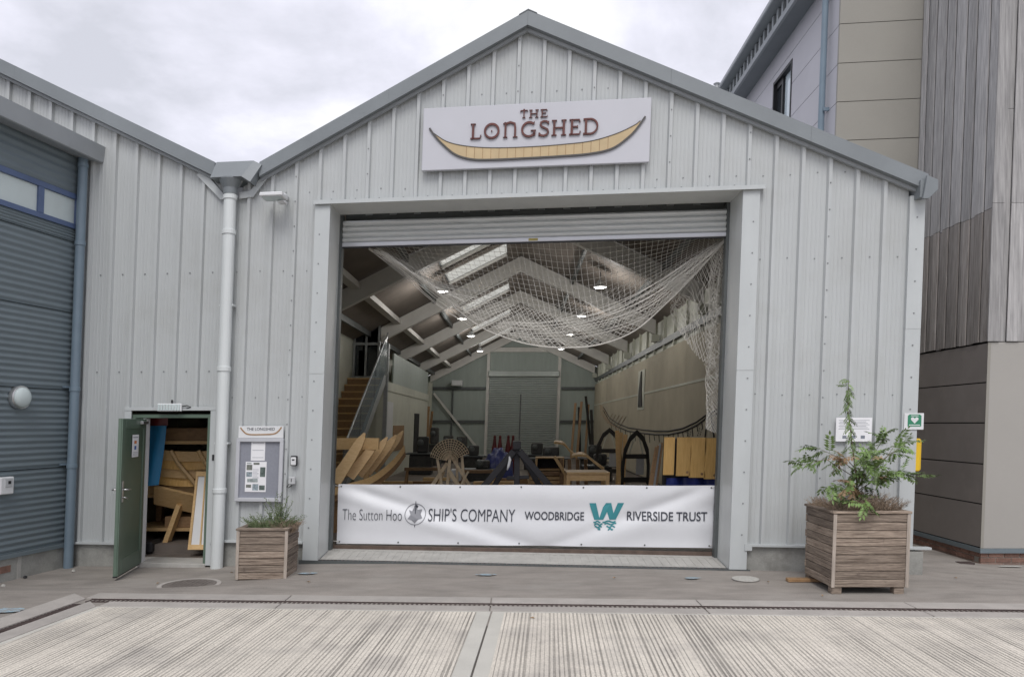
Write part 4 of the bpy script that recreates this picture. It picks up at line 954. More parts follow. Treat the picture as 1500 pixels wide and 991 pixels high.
for i in range(34):                                 # short drooping leaves up the leader
    f = i/33; p = stem[2].lerp(stem[3], f*2) if f < .5 else stem[3].lerp(stem[4], f*2-1)
    an = i*2.4; put_frond(p, Vector((math.cos(an)*.8, math.sin(an)*.6, rd.uniform(-1.3, -.5) if f < .85 else rd.uniform(-.9, .5))), rd.random() < .04, .55 if f < .8 else .62)
for i in range(26):                                 # dense middle of the crown
    p = ppx(rd.uniform(1246, 1290), rd.uniform(662, 715), rd.uniform(8.45, 8.85)); put_frond(p, Vector((rd.uniform(-1,1), rd.uniform(-1,.4), rd.uniform(-.9,.3))), False, .9)
for i in range(12): put_frond(stem[0].lerp(stem[1], .3+.06*i), Vector((rd.uniform(-1,1), rd.uniform(-1,.3), rd.uniform(-.2,.9))), rd.random() < .15)

# ------------------------------------------------------------------ blue-grey building on the left
lb = thing('blue_grey_building', (-6.6, 9.6, -.2), 'blue-grey building with horizontal corrugated cladding and high window strip', 'building')
ldir = Vector((-.2, -1, 0)).normalized(); lnor = Vector((-ldir.y, ldir.x, 0))
if lnor.x < 0: lnor = -lnor
LO = Vector((-6.37, 10.72, 0))
def LB(s, n_, z): p = LO+ldir*s+lnor*n_; return (p.x, p.y, z)
def corr(z0, z1, pitch=.084, s1=6.):
    m = MB(LB); n_ = max(1, round((z1-z0-.02)/pitch)); pts = [(0, z0), (0.0, z0+.006)]
    for i in range(n_):
        a = z0+.008+(z1-z0-.016)*i/n_; h = (z1-z0-.016)/n_
        for k in range(6): pts.append((-.014*(.5+.5*math.cos(2*math.pi*k/6)), a+h*k/6))
    pts += [(-.014, z1-.008), (0, z1)]
    vs = []
    for d, z in pts: vs += [(0, d, z), (s1, d, z)]
    m.add(vs, [(2*i, 2*i+1, 2*i+3, 2*i+2) for i in range(len(pts)-1)])
    return build('cladding_panel', m, m_blueg, lb, fix=False)
ZS = [.185, 1.265, 2.345, 3.43, 4.42]
for a_, b_ in zip(ZS, ZS[1:]): corr(a_+.004, b_-.004)
corr(4.425, 4.60, .04); corr(5.10, 5.645, .10)
B('backing_wall', m_dark, (-.2, 6, -.3, -.03, -.4, 5.615), xf=LB, parent=lb)
B('base_trim', m_blueg, (0, 6, -.02, .03, .13, .185), xf=LB, parent=lb, bevel=.003)
B('plinth', m_conc, (-.1, .84, -.2, .0, -.5, .128), (.90, 6, -.2, .0, -.5, .128), xf=LB, parent=lb)
B('plinth_joint', m_step, (.841, .899, -.2, .006, -.5, .127), xf=LB, parent=lb)
B('vent_brick', m_brick, (1.0, 1.16, -.01, .006, -.05, .04), xf=LB, parent=lb, bevel=.003)
wn = B('window', m_blueframe, (0.06, 6, -.05, .012, 4.605, 4.675), (0.06, 6, -.05, .012, 5.02, 5.095), (.06, .14, -.05, .012, 4.676, 5.019), (.69, .78, -.05, .012, 4.676, 5.019), (1.5, 1.58, -.05, .012, 4.676, 5.019), xf=LB, parent=lb, bevel=.004)
for a_, b_ in ((.141, .689), (.781, 1.499), (1.581, 2.4)): B('pane', m_pale_glass, (a_, b_, -.04, -.022, 4.676, 5.019), xf=LB, parent=wn)
m = MB(LB); m.prism([(-.02,5.62),(.26,5.57),(.28,5.58),(.30,5.80),(.10,5.86),(-.02,5.86)], lambda a, b, c: (c, a, b), -.33, 6); build('canopy', m, m_verge_l, lb)
bp = thing('blue_downpipe', LB(.12, .09, -.15), 'blue-grey round downpipe in corner beside the corrugated building', 'downpipe')
m = MB(LB); m.tube([(.13,.085,-.17),(.13,.085,5.60)], .062, 18); build('pipe', m, m_bluepipe, bp)
for z in (1.27, 2.35, 4.4, 5.5): m = MB(LB); m.lathe((.13,.085,z-.03), (0,0,1), [(.064,0),(.072,.005),(.072,.055),(.064,.06)], 18); build('collar', m, m_bluepipe, bp); 
for z in (1.3, 2.38): B('bracket', m_bluepipe, (.1, .26, .0, .05, z-.012, z+.012), xf=LB, parent=bp)
wl = thing('bulkhead_lamp', LB(.98, .08, 2.2), 'round chrome bulkhead lamp on the blue-grey corrugated wall', 'lamp')
p = LB(.98, .0, 2.21); m = MB(); m.lathe(p, tuple(lnor), [(.15,0),(.155,.03),(.15,.06),(.135,.066)], 32); build('base', m, m_chrome, wl, smooth=False)
m = MB(); m.lathe(p, tuple(lnor), [(.134,.06),(.125,.09),(.09,.115),(.045,.128),(.004,.13)], 32); build('dome', m, m_pale_glass, wl, smooth=True)
mb_ = thing('socket_box', LB(1.2, .05, .95), 'small white weatherproof socket box on the corrugated wall', 'socket')
B('case', m_white, (1.06, 1.26, .0, .07, .97, 1.19), xf=LB, parent=mb_, bevel=.01); B('cover', m_lgrey, (1.09, 1.2, .0705, .08, 1.06, 1.17), xf=LB, parent=mb_, bevel=.004); B('dial', m_black, (1.12, 1.16, .0805, .084, 1.10, 1.14), xf=LB, parent=mb_)
for i, (x, y) in enumerate([(108,836), (5,854), (18,844), (37,845)]):
    X, Y = gpx(x, y); m = MB(); m.lathe((X, Y, g(X, Y)-.012), (.2,.1,1), [(.012,0),(.03,.01),(.022,.03),(.008,.036)], 6)
    build('pebble', m, m_pmark if i != 3 else m_black, label=['pale stone chip on paving by blue downpipe', 'pale stone chip furthest from the blue downpipe', 'pale stone chip at foot of plinth joint', 'dark stone chip at foot of concrete plinth'][i], cat='stone')

# ------------------------------------------------------------------ timber and panel clad building on the right
rb = thing('timber_clad_building', (7.5, 11, -.1), 'tall building of weathered vertical boards over plain taupe panels', 'building')
RX, RY, RB_, TOPZ = 6.65, 10.76, 13.0, 10.5
B('core', m_dark, (RX+.08, 11, RY+.06, 30, -.3, TOPZ), parent=rb)
pz = [.09, .715, 1.29, 1.88, 2.46, 3.03]
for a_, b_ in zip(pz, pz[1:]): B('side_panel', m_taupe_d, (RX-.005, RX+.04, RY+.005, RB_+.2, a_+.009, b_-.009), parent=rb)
B('side_backing', m_dark, (RX+.02, RX+.06, RY+.02, RB_+.3, -.2, 3.04), parent=rb)
B('corner_bead', m_taupe, (RX-.012, RX+.03, RY-.008, RY+.004, .085, 3.035), parent=rb)
B('front_panel', m_lilac if False else M('light_taupe_panel', (.36,.345,.32), .6, 0, .03, 1, fine=.02), (RX+.031, RX+1.6, RY-.005, RY+.06, .085, 3.035), (RX+1.61, 11, RY-.005, RY+.06, .085, 3.035), parent=rb)
B('base_trim', m_blueg, (RX-.03, 11, RY-.035, RY+.02, .02, .082), (RX-.03, RX+.02, RY+.021, RB_+.2, .02, .082), parent=rb)
bx_ = B('brick_plinth', m_mortar, (RX+.008, 11, RY+.012, RY+.1, -.4, .018), (RX+.008, RX+.05, RY+.1, RB_+.2, -.4, .018), parent=rb)
for j, z in enumerate((-.195, -.12, -.045)):
    for i in range(10):
        x = RX+(.0 if j % 2 else -.11)+i*.225
        if x+.215 > RX: B('brick', m_brick, (max(x, RX)+.0, x+.215, RY+.002, RY+.05, z, z+.065 if j < 2 else .016), parent=bx_, bevel=.003)
    for i in range(9):
        y = RY+.055+(.11 if j % 2 else 0)+i*.225
        B('brick', m_brick, (RX-.002, RX+.03, y, y+.215, z, z+.065 if j < 2 else .016), parent=bx_, bevel=.003)
rd = random.Random(11)
y = RY+.02; i = 0
while y < RB_+.05:                                  # side boards
    w = rd.choice((.12, .14, .16, .18)); o = -.035 if i % 2 else -.012; j = 4.95+rd.uniform(-.02, .02)
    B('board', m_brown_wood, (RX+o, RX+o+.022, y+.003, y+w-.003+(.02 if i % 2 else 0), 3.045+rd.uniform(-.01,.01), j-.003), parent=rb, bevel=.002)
    B('board', m_grey_wood, (RX+o, RX+o+.022, y+.003, y+w-.003+(.02 if i % 2 else 0), j+.003, TOPZ), parent=rb, bevel=.002)
    y += w; i += 1
x = RX-.035; i = 0
while x < 9.6:                                      # front boards, alternately proud and set back
    w = (.175, .095, .19, .11)[i % 4]; o = -.032 if i % 2 == 0 else -.006; j = 5.02 if i % 2 == 0 else 5.6+rd.uniform(-.8, 1.5)
    B('board', m_grey_wood, (x+.002, x+w-.002, RY+o, RY+o+.022, 3.045, j-.002), parent=rb, bevel=.002)
    B('board', m_grey_wood, (x+.002, x+w-.002, RY+o, RY+o+.022, j+.002, TOPZ), parent=rb, bevel=.002)
    x += w; i += 1
# beige block behind with its side wall, window and eaves
bb = thing('panelled_building', (6, 13.5, -.1), 'tall building of pale panels with slotted eaves rising behind the shed roof', 'building')
BX = 5.27
def BF(u, d, z): return (u, 13.0-.11*(u-BX)+d, z)
B('core', m_dark, (BX+.25, 9.8, 13.3, 40, -.3, 10.3), parent=bb)
zp = [.0, 1.38, 2.05, 2.72, 3.40, 4.07, 4.74, 5.41, 6.09, 6.76, 7.43, 8.10, 8.78, 9.45, 10.3]
for a_, b_ in zip(zp, zp[1:]):
    B('front_panel', m_taupe, (BX+.0, 6.70, .0, .05, a_+.006, b_-.006), xf=BF, parent=bb)
    for y0_, y1_ in ((13.06, 13.50), (13.51, 15.28), (16.42, 18.2), (18.21, 20.6), (20.61, 23), (23.01, 27)):
        B('side_panel', m_lilac, (BX+.002, BX+.04, y0_, y1_, a_+.006, b_-.006), parent=bb)
    if a_ < 8 or a_ >= 9.44: B('side_panel', m_lilac, (BX+.002, BX+.04, 15.285, 16.415, a_+.006, b_-.006), parent=bb)
B('side_panel', m_lilac, (BX+.002, BX+.04, 15.285, 16.415, 9.30, 9.44), parent=bb)
w_ = B('window', m_black, (BX-.01, BX+.2, 15.29, 15.34, 8.0, 9.295), (BX-.01, BX+.2, 16.36, 16.41, 8.0, 9.295), (BX-.01, BX+.2, 15.341, 16.359, 9.23, 9.295), (BX+.05, BX+.2, 15.95, 16.03, 8.0, 9.229), (BX+.05, BX+.14, 16.031, 16.359, 9.12, 9.229), parent=bb)
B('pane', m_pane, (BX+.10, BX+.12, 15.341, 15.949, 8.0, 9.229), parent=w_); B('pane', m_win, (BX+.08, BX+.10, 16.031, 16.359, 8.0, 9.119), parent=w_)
B('soffit', m_verge, (BX-.34, BX+.04, 13.06, 27, 9.86, 9.90), parent=bb); B('fascia', m_verge_l, (BX-.40, BX-.341, 13.06, 27, 9.84, 9.96), parent=bb)
B('eaves_void', m_dark, (BX-.30, BX-.26, 13.06, 27, 9.901, 10.22), parent=bb)
y = 13.1
while y < 26: B('eaves_slat', m_verge_l, (BX-.40, BX-.305, y, y+.10, 9.961, 10.2), parent=bb); y += .28
B('gutter', m_verge_l, (BX-.60, BX-.30, 13.0, 27, 10.221, 10.34), parent=bb, bevel=.02)
B('roof', m_verge, (BX-.5, 9.8, 13.0, 40, 10.345, 10.45), parent=bb)
rp = thing('grey_downpipe', (BX-.1, 13.5, 4.0), 'slim grey downpipe on corner of the pale panelled building', 'downpipe')
m = MB(); m.tube([(BX-.10,13.42,4.0),(BX-.10,13.42,10.2)], .055, 14); build('pipe', m, m_bluepipe, rp)
for z in (7.45, 9.6): B('bracket', m_bluepipe, (BX-.10, BX+.01, 13.33, 13.36, z-.03, z+.03), parent=rp)
m = MB(); m.lathe((BX-.62, 18.9, 10.25), (0,0,1), [(.05,0),(.05,.12),(.09,.16),(.03,.2)], 10); build('eaves_lamp', m, m_lgrey, bb)
m = MB(); X, Y = gpx(1480, 829); blob(X, Y, .18, .05, 'paint_patch', m_pmark, 'pale dusty patch on paving at foot of brick plinth', 'ground mark', seed=9)
X, Y = gpx(1415, 823); B('gully_grid', m_grate, (X-.10, X+.10, Y-.05, Y+.08, g(X, Y)-.02, g(X, Y)+.006), label='small dark gully grid at foot of the panelled side wall', cat='drain')

# ------------------------------------------------------------------ shed interior: frames, walls
XR, XL, YB = 4.25, -5.25, 42.0
for Y in (11.6, 17.5, 23.5, 29.5, 35.5, 41.7):
    if Y > 12:
        for sgn in (1, -1):
            xe = XR-.1 if sgn > 0 else -4.95
            m = MB(); d = .40
            zt0, zt1 = zroof(xe)-.02, ZA-.02
            m.prism([(xe, zt0), (UA+.001*sgn, zt1), (UA+.001*sgn, zt1-d*1.12), (xe, zt0-d*1.12)], lambda a, b, c: (a, c, b), Y-.10, Y+.10); build('rafter', m, m_steel, shed)
            B('column', m_white_wall, (xe-.12, xe+.12, Y-.10, Y+.10, .046 if sgn < 0 else 4.42, zt0-d*1.12-.002), parent=shed)
    m = MB(); 
for u in (1.5, 3.2, -2.75, -4.75):    # purlins run the length of the roof
    m = MB(); m.beam((u, 12.2, zroof(u)-.07), (u, YB-.1, zroof(u)-.07), .07, .16); build('purlin', m, m_dsteel, shed)
for u in (-3.9,): m = MB(); m.beam((u, 12.2, zroof(u)-.12), (u, YB-.1, zroof(u)-.12), .22, .14); build('cable_tray', m, m_steel, shed)
B('lower_wall', m_conc, (XR+.05, XR+.3, 10.6, YB, .045, .5), parent=shed)
B('upper_wall', m_white_wall, (XR+.06, XR+.1, 10.6, YB, .5, 5.3), parent=shed)
y = 12.0
while y < YB: B('wall_rib', m_white_wall, (XR-.02, XR+.058, y, y+.08, 4.05, 5.1), parent=shed); y += 1.5
B('wall_rail', m_dsteel, (XR-.03, XR+.055, 12, YB, 4.22, 4.40), parent=shed)
# cream boards lining the right wall, with a longship drawn along them
wb = thing('wall_lining', (XR, 25, .05), 'cream board lining on right wall with a ship outline drawn on it', 'wall panel')
y = 12.0
while y < YB-.5:
    w = min(2.42, YB-.05-y)
    B('board', m_cream, (XR-.035, XR-.005, y+.006, y+w-.006, .10, 2.88), parent=wb); B('board', m_cream, (XR-.032, XR-.005, y+.006, y+w-.006, 2.89, 4.04), parent=wb); y += 2.42
B('batten', m_white_wall, (XR-.05, XR-.036, 12, YB-.1, 2.86, 2.92), parent=wb)
def wallpx(x, y):                                   # photo pixel -> right wall
    X = XR-.045; z = 2.
    for _ in range(4):
        Y = (X+A*z)*F/(x-CX); z = H-(y-YH)/F*Y
    return (X, Y, z)
ln = [(884,596),(893,612),(905,620),(920,626),(940,629),(960,631),(980,631),(1000,627),(1020,618),(1035,607),(1050,600)]
for o in (0, 5):
    m = MB(); m.tube([wallpx(x, y+o) for x, y in ln], .022, 4, False); build('drawn_line', m, m_blackframe, wb, fix=False)
m = MB(); m.tube([wallpx(x, y) for x, y in [(1033,640),(1036,615),(1038,603),(1041,604),(1046,640)]], .02, 4, False); build('drawn_line', m, m_blackframe, wb, fix=False)
for i in range(22):
    x = 895+7*i; m = MB(); m.tube([wallpx(x, interp(ln, x)+6), wallpx(x+1, interp(ln, x)+14+i % 3*2)], .012, 4, False); build('drawn_rib', m, m_blackframe, wb, fix=False)
for i in range(24):
    p = wallpx(1005+(i*17) % 50, 632+(i*11) % 12-(i*17) % 50*.35); m = MB(); m.box(p[0]-.006, p[0], p[1]-.02, p[1]+.02, p[2]-.02, p[2]+.02); build('drawn_dot', m, m_blackframe, wb)
oar = thing('steering_oar', wallpx(939, 597), 'dark oar blade mounted upright on a white board on cream wall', 'oar')
a_, b_ = wallpx(936, 598), wallpx(944, 545)
m = MB(); m.box(XR-.055, XR-.04, a_[1]-1.0, a_[1]+.35, a_[2]-.05, 3.72); build('backing', m, m_white_wall, oar)
m = MB(); m.prism([(a_[1]-.75, a_[2]+.05), (a_[1]+.05, a_[2]+.05), (a_[1]+.0, 3.0), (a_[1]-.3, 3.65), (a_[1]-.42, 3.68), (a_[1]-.55, 3.0)], lambda a, b, c: (c, a, b), XR-.085, XR-.056); build('blade', m, m_blackframe, oar)
# left wall, mezzanine office and stairs
B('left_wall', m_white_wall, (XL-.1, XL, 14.6, YB, .045, 5.2), parent=shed)
B('left_inner_wall', m_gliner, (-4.20, -4.12, 10.75, 16.8, .046, 5.1), parent=shed); B('left_return_wall', m_gliner, (-6.7, -4.2, 16.8, 16.9, .046, 5.2), parent=shed)
mz = thing('mezzanine', (-4.9, 30, .05), 'mezzanine office with dark glazed front above pale store rooms', 'mezzanine')
B('slab', m_white_wall, (XL, -4.35, 23.3, 36, 2.95, 3.25), parent=mz); B('store_wall', m_white_wall, (-4.45, -4.38, 24.2, 36, .046, 2.948), parent=mz)
B('store_front', m_white_wall, (XL, -4.451, 24.2, 24.28, .046, 2.948), parent=mz)
B('store_upper', m_gliner, (-4.45, -4.40, 26, 36, 3.251, 4.3), parent=mz)
B('doorway', m_dark, (-4.379, -4.36, 31.5, 33.0, .05, 2.3), parent=mz)
B('whiteboard', m_wood_d, (-4.379, -4.35, 26.2, 28.6, .9, 1.8), parent=mz); B('whiteboard', m_white, (-4.379, -4.35, 24.4, 25.9, .8, 2.6), parent=mz)
wf = B('window', m_galv, (XL, -4.40, 23.30, 23.36, 3.26, 3.34), (XL, -4.40, 23.30, 23.36, 4.30, 4.38), (XL, -4.40, 23.30, 23.36, 5.0, 5.1), parent=mz)
for x in (-5.23, -4.86, -4.47): B('mullion', m_galv, (x, x+.06, 23.29, 23.37, 3.345, 4.99), parent=wf)
B('pane', m_win, (XL, -4.40, 23.40, 23.42, 3.26, 5.1), parent=wf)
st = thing('staircase', (-4.7, 20, .05), 'timber staircase with glass balustrade climbing to the mezzanine', 'staircase')
n_ = 15; rise = 3.2/n_; run = .34
for i in range(n_):
    Ys = 17.9+i*run
    B('tread', m_wood, (XL+.02, -4.22, Ys-.03, Ys+run, .045+rise*(i+1)-.04, .045+rise*(i+1)), parent=st); B('riser', m_wood_d, (XL+.02, -4.22, Ys, Ys+.02, .045+rise*i, .045+rise*(i+1)-.041), parent=st)
m = MB(); m.prism([(17.7,.05),(18.1,.05),(23.2,3.1),(23.2,3.35),(22.9,3.35),(17.7,.35)], lambda a, b, c: (c, a, b), -4.215, -4.17); build('stringer', m, m_galv, st)
for k in range(3):
    a0, a1 = 17.8+k*1.8, 17.8+(k+1)*1.8-.06; f = lambda y: .25+(y-17.9)*.627
    m = MB(); m.prism([(a0, f(a0)), (a1, f(a1)), (a1, f(a1)+1.05), (a0, f(a0)+1.05)], lambda a, b, c: (c, a, b), -4.165, -4.145); build('glass_panel', m, m_dglass, st)
m = MB(); m.tube([(-4.155, 17.8, 1.30), (-4.155, 23.2, 4.66)], .025, 8); build('handrail', m, m_galv, st)
B('landing_post', m_galv, (-4.25, -4.13, 23.35, 23.47, .046, 4.35), parent=st)
# back wall
bw = MB(); bw.prism([(XL-.1, .045), (4.9, .045), (4.9, zroof(4.9)), (UA, ZA), (XL-.1, zroof(XL-.1))], lambda a, b, c: (a, c, b), YB, YB+.1); build('back_wall', bw, m_gliner, shed)
for z in (1.9, 3.75): B('girt', m_dsteel, (XL+.3, -1.86, YB-.12, YB-.002, z, z+.16), parent=shed); B('girt', m_dsteel, (2.35, XR, YB-.12, YB-.002, z, z+.16), parent=shed)
B('girt_post', m_dsteel, (-3.75, -3.66, YB-.1, YB-.002, .05, 3.74), parent=shed)
m = MB(); m.beam((-4.75, YB-.2, 3.55), (-2.3, YB-.2, .6), .12, .12); build('brace', m, m_steel, shed)
B('door_post', m_steel, (-1.85, -1.68, YB-.2, YB-.002, .05, 5.85), parent=shed); B('door_post', m_steel, (2.12, 2.29, YB-.2, YB-.002, .05, 5.85), parent=shed); B('head_beam', m_steel, (-1.85, 2.29, YB-.22, YB-.002, 5.851, 6.1), parent=shed)
rs = thing('rear_shutter', (.2, YB, .05), 'closed green-grey roller shutter in the far end wall', 'shutter')
B('drum_case', m_dgreen, (-1.75, 2.2, YB-.5, YB-.21, 4.45, 4.8), parent=rs, bevel=.05)
z = .05
while z < 4.4: 
    m = MB(); m.prism([(YB-.23, z), (YB-.30, z+.025), (YB-.30, z+.07), (YB-.23, z+.098)], lambda a, b, c: (c, a, b), -1.67, 2.11); build('slat', m, m_dgreen, rs); z += .1
# lit ceiling lamps
def pend(x, y, Y, label):
    p = px(x, y, Y); t = thing('ceiling_lamp', p, label, 'lamp', 'lit round lamps under the shed roof')
    m = MB(); m.lathe(p, (0,0,1), [(.17,0),(.18,.03),(.09,.14),(.05,.2)], 16); build('shade', m, m_lgrey, t)
    m = MB(); m.lathe((p[0], p[1], p[2]-.012), (0,0,1), [(.125,0),(.13,.011)], 16); build('diffuser', m, m_lamp, t)
    m = MB(); m.tube([(p[0], p[1], p[2]+.2), (p[0], p[1], zroof(p[0])-.1)], .012, 5); build('stem', m, m_dsteel, t)
    L_ = bpy.data.lights.new('lamp_light', 'POINT'); L_.energy = 45; L_.color = (1, .97, .93); L_.shadow_soft_size = .18
    o = bpy.data.objects.new('lamp_light', L_); COL.objects.link(o); o.parent = t; o.location = (0, 0, -.25)
ORD = ['first', 'second', 'third', 'fourth', 'fifth', 'sixth', 'seventh', 'eighth', 'ninth']
for i, (x, y, Y) in enumerate(((879,421,20.3), (852,463,26.3), (835,490,32.0), (822,511,38.0), (648,427,20.5), (677,467,26.5), (690,492,32.2), (703,514,38.2))): pend(x, y, Y, 'lit ceiling lamp, %s from the doorway in the row %s' % (ORD[i % 4], 'on the cream-lined wall side' if i < 4 else 'under the rooflights'))

# ------------------------------------------------------------------ interior: boat building
ship = thing('boat_bow_section', px(500, 700, 13.2), 'pine boat section with five tapering planks rising behind banner', 'boat part')
for i, (xb, yb, xt, yt, Y, w) in enumerate([(489,706,534,634,12.4,.27), (511,698,554,642,12.8,.24), (524,695,567,640,13.2,.24), (536,692,580,637,13.6,.24), (546,688,590,631,14.0,.22)]):
    a_, b_ = Vector(px(xb, yb, Y)), Vector(px(xt, yt, Y+.3)); md = a_.lerp(b_, .5)+Vector((.025, 0, -.01)); m = MB()
    n_ = 8; vs = []
    for k in range(n_+1):
        t = k/n_; p = a_*(1-t)**2+md*2*t*(1-t)+b_*t*t; d = ((b_-a_)).normalized(); s_ = Vector((-d.z, 0, d.x)); ww = w*.85*(1-.35*t)*(1 if k < n_-1 else (.8 if k < n_ else .25))/2
        for sg_ in (-1, 1):
            for dy in (0, .05): q = p+s_*sg_*ww; vs.append((q.x, q.y+dy, q.z))
    fs = []
    for k in range(n_):
        o = 4*k; fs += [(o, o+4, o+6, o+2), (o+1, o+3, o+7, o+5), (o, o+1, o+5, o+4), (o+2, o+6, o+7, o+3)]
    fs += [(0,2,3,1), (4*n_, 4*n_+1, 4*n_+3, 4*n_+2)]; m.add(vs, fs); build('plank', m, m_wood, ship)
sh = MB(); sa = cat_curve([(490,704,12.55),(546,686,14.1)], 10); sb_ = cat_curve([(526,650,12.8),(583,645,14.35)], 10)
sh.grid(10, 6, lambda s_, t: tuple(sa[round(s_*10)].lerp(sb_[round(s_*10)], t)+Vector((.05*math.sin(math.pi*t), .06, 0)))); build('sheathing', sh, m_wood, ship, fix=False)
kc = cat_curve([(484,714,12.2),(510,706,12.6),(545,695,13.2),(575,672,13.9),(592,650,14.4)], 14)
for o in (0, 1):
    m = MB(); vs = []
    for p in kc: vs += [(p.x, p.y+.12*o, p.z-.02-.10*o), (p.x, p.y+.12*o+.03, p.z-.02-.10*o), (p.x+.02, p.y+.12*o+.03, p.z-.14-.10*o), (p.x+.02, p.y+.12*o, p.z-.14-.10*o)]
    m.add(vs, [(4*i+k, 4*i+(k+1) % 4, 4*i+4+(k+1) % 4, 4*i+4+k) for i in range(len(kc)-1) for k in range(4)]); build('strake', m, m_wood_d if o else m_wood, ship)
B('cross_beam', m_wood, (-3.25, -2.45, 13.0, 13.1, 1.42, 1.62), parent=ship)
m = MB(); m.beam(px(537, 690, 13.4), (px(537, 690, 13.4)[0], 13.4, .046), .09, .09); build('leg', m, m_wood, ship)
m = MB(); m.beam(px(495, 705, 12.6), (px(495, 705, 12.6)[0]-.02, 12.6, .046), .09, .09); build('leg', m, m_wood_d, ship)
B('stretcher', m_wood_d, (-3.1, -2.3, 13.2, 13.3, .35, .5), parent=ship)

fan = thing('lath_basket', px(660, 700, 15.0), 'half-round slatted lath basket on splayed wooden legs', 'lath frame')
def fanp(th, r, dy=0.):                            # polar grid facing the doorway, slightly dished
    p = px(659+r*math.cos(R(th))*1.0, 675-r*math.sin(R(th))*1.08, 15.0); return (p[0], p[1]-.004*r+dy+.0002*r*r, p[2])
for j in range(7):
    r_ = 11+3.1*j; m = MB(); m.tube([fanp(lerp(168-.5*j, 22+j*.3, i/16), r_) for i in range(17)], .008, 4, True); build('hoop', m, m_wicker, fan)
for i in range(17):
    m = MB(); th = lerp(168, 22, i/16); m.tube([fanp(th, r_, -.02) for r_ in (4, 12, 20, 30)], .007, 4, True); build('lath', m, m_wicker, fan)
m = MB(); m.grid(14, 4, lambda s_, t: fanp(lerp(167, 24, s_), lerp(5, 29, t), .03)); build('backing', m, m_blackframe, fan, fix=False)
for (xa, ya, xb, yb, w) in [(655,678,630,715,.07), (658,690,675,716,.08), (661,668,690,714,.055), (669,668,670,715,.05), (640,668,648,715,.05), (676,662,681,716,.05), (650,690,640,716,.06), (660,660,655,716,.06), (686,690,672,716,.04)]:
    Y = 14.9+.06*(xa % 7); a_, b_ = Vector(px(xa, ya, Y)), Vector(px(xb, yb, Y)); k = (b_-a_)/(a_.z-b_.z); e_ = a_+k*(a_.z-.046); m = MB(); m.beam(a_, (e_.x, e_.y, .046), w, w*.8, (0,1,0)); build('leg', m, m_wicker, fan)
tr = thing('black_trestle', px(755, 700, 13.0), 'black painted timber trestle with upright post and splayed legs', 'trestle')
def bx(nm, p, q, Y0_, Y1_, w, mat, par):
    a_, b_ = px(*p, Y0_), px(*q, Y1_); m = MB(); m.beam(a_, b_, w, w, (0,1,0)); build(nm, m, mat, par, bevel=.006)
bx('post', (757,655), (757,756), 13.0, 13.0, .10, m_blacktim, tr); bx('leg', (753,660), (676,750), 12.9, 12.9, .11, m_blacktim, tr); bx('leg', (761,660), (838,750), 12.9, 12.9, .11, m_blacktim, tr)
bx('leg', (752,664), (706,742), 14.0, 14.0, .10, m_blacktim, tr); bx('leg', (762,662), (808,742), 14.0, 14.0, .10, m_blacktim, tr); bx('rail', (742,700), (775,698), 13.0, 13.0, .06, m_blacktim, tr)
bx('ridge_beam', (757,652), (757,650), 12.9, 14.3, .14, m_blacktim, tr)
m = MB(); m.tube([px(746,668,12.8), px(747,673,12.8), px(745,682,12.8), px(743,688,12.8)], [.01,.026,.024,.01], 8); build('rag', m, m_white, label='white rag hanging over leg of the black trestle', cat='rag', smooth=True)
# pine table and half-built plank shapes behind it
tb = thing('pine_table', px(858, 712, 14.0), 'plain pine workbench with square legs behind the banner', 'workbench')
p0, p1 = px(830, 691, 14.0), px(893, 691, 14.0); zt = p0[2]
B('top', m_wood, (p0[0], p1[0], 13.95, 14.75, zt-.04, zt), parent=tb, bevel=.004); B('apron', m_wood, (p0[0]+.071, p1[0]-.071, 13.98, 14.02, zt-.16, zt-.041), parent=tb)
for x in (p0[0], p1[0]-.07):
    for Y in (13.97, 14.65): B('leg', m_wood, (x, x+.07, Y, Y+.07, .046, zt-.041), parent=tb)
def plank(name, pts, w, th, mat, label, cat, taper=.6):
    P = cat_curve(pts, 12); m = MB(); vs = []
    for i, p in enumerate(P):
        t = i/12; ww = w/2*(1-(1-taper)*abs(2*t-1)**2)
        vs += [(p.x-.02, p.y-ww, p.z), (p.x+.02, p.y+ww, p.z+.02), (p.x+.02, p.y+ww, p.z+.02-th), (p.x-.02, p.y-ww, p.z-th)]
    m.add(vs, [(4*i+k, 4*i+(k+1) % 4, 4*i+4+(k+1) % 4, 4*i+4+k) for i in range(12) for k in range(4)]+[(3,2,1,0),(48,49,50,51)]); return build(name, m, mat, label=label, cat=cat)
plank('curved_plank', [(812,646,17.5),(825,648,17.5),(836,660,17.3),(846,668,17.2)], .8, .05, m_wood, 'curved pine plank arching over dark stand beyond the workbench', 'plank')
plank('shaped_plank', [(838,666,16.5),(855,664,16.4),(872,676,16.2),(885,686,16.0)], 1.1, .05, m_wood, 'broad shaped pine plank sloping down towards the workbench', 'plank', .25)
sd = thing('dark_stand', px(838, 712, 17.4), 'dark timber stand carrying the curved planks', 'stand')
for x in (822, 834, 846, 858): bx('leg', (x, 672), (x+1, 736), 17.4, 17.4, .08, m_wood_d, sd)
bx('rail', (820, 690), (860, 692), 17.4, 17.4, .08, m_wood_d, sd); bx('brace', (812,668), (828,694), 16.6, 16.6, .07, m_wood, sd)
ts = thing('timber_stack', px(800, 712, 18.0), 'stack of sawn boards with open box on top', 'timber stack')
for i in range(7):
    z = .05+.10*i; B('board', m_wood if i % 3 else m_wood_d, (.25+.02*(i % 2), 1.22-.03*(i % 3), 17.6, 19.2, z, z+.08), parent=ts, bevel=.004)
bo = thing('open_box', (.7, 18.2, .76), 'small open fronted pine box standing on the board stack', 'box')
zz = .752
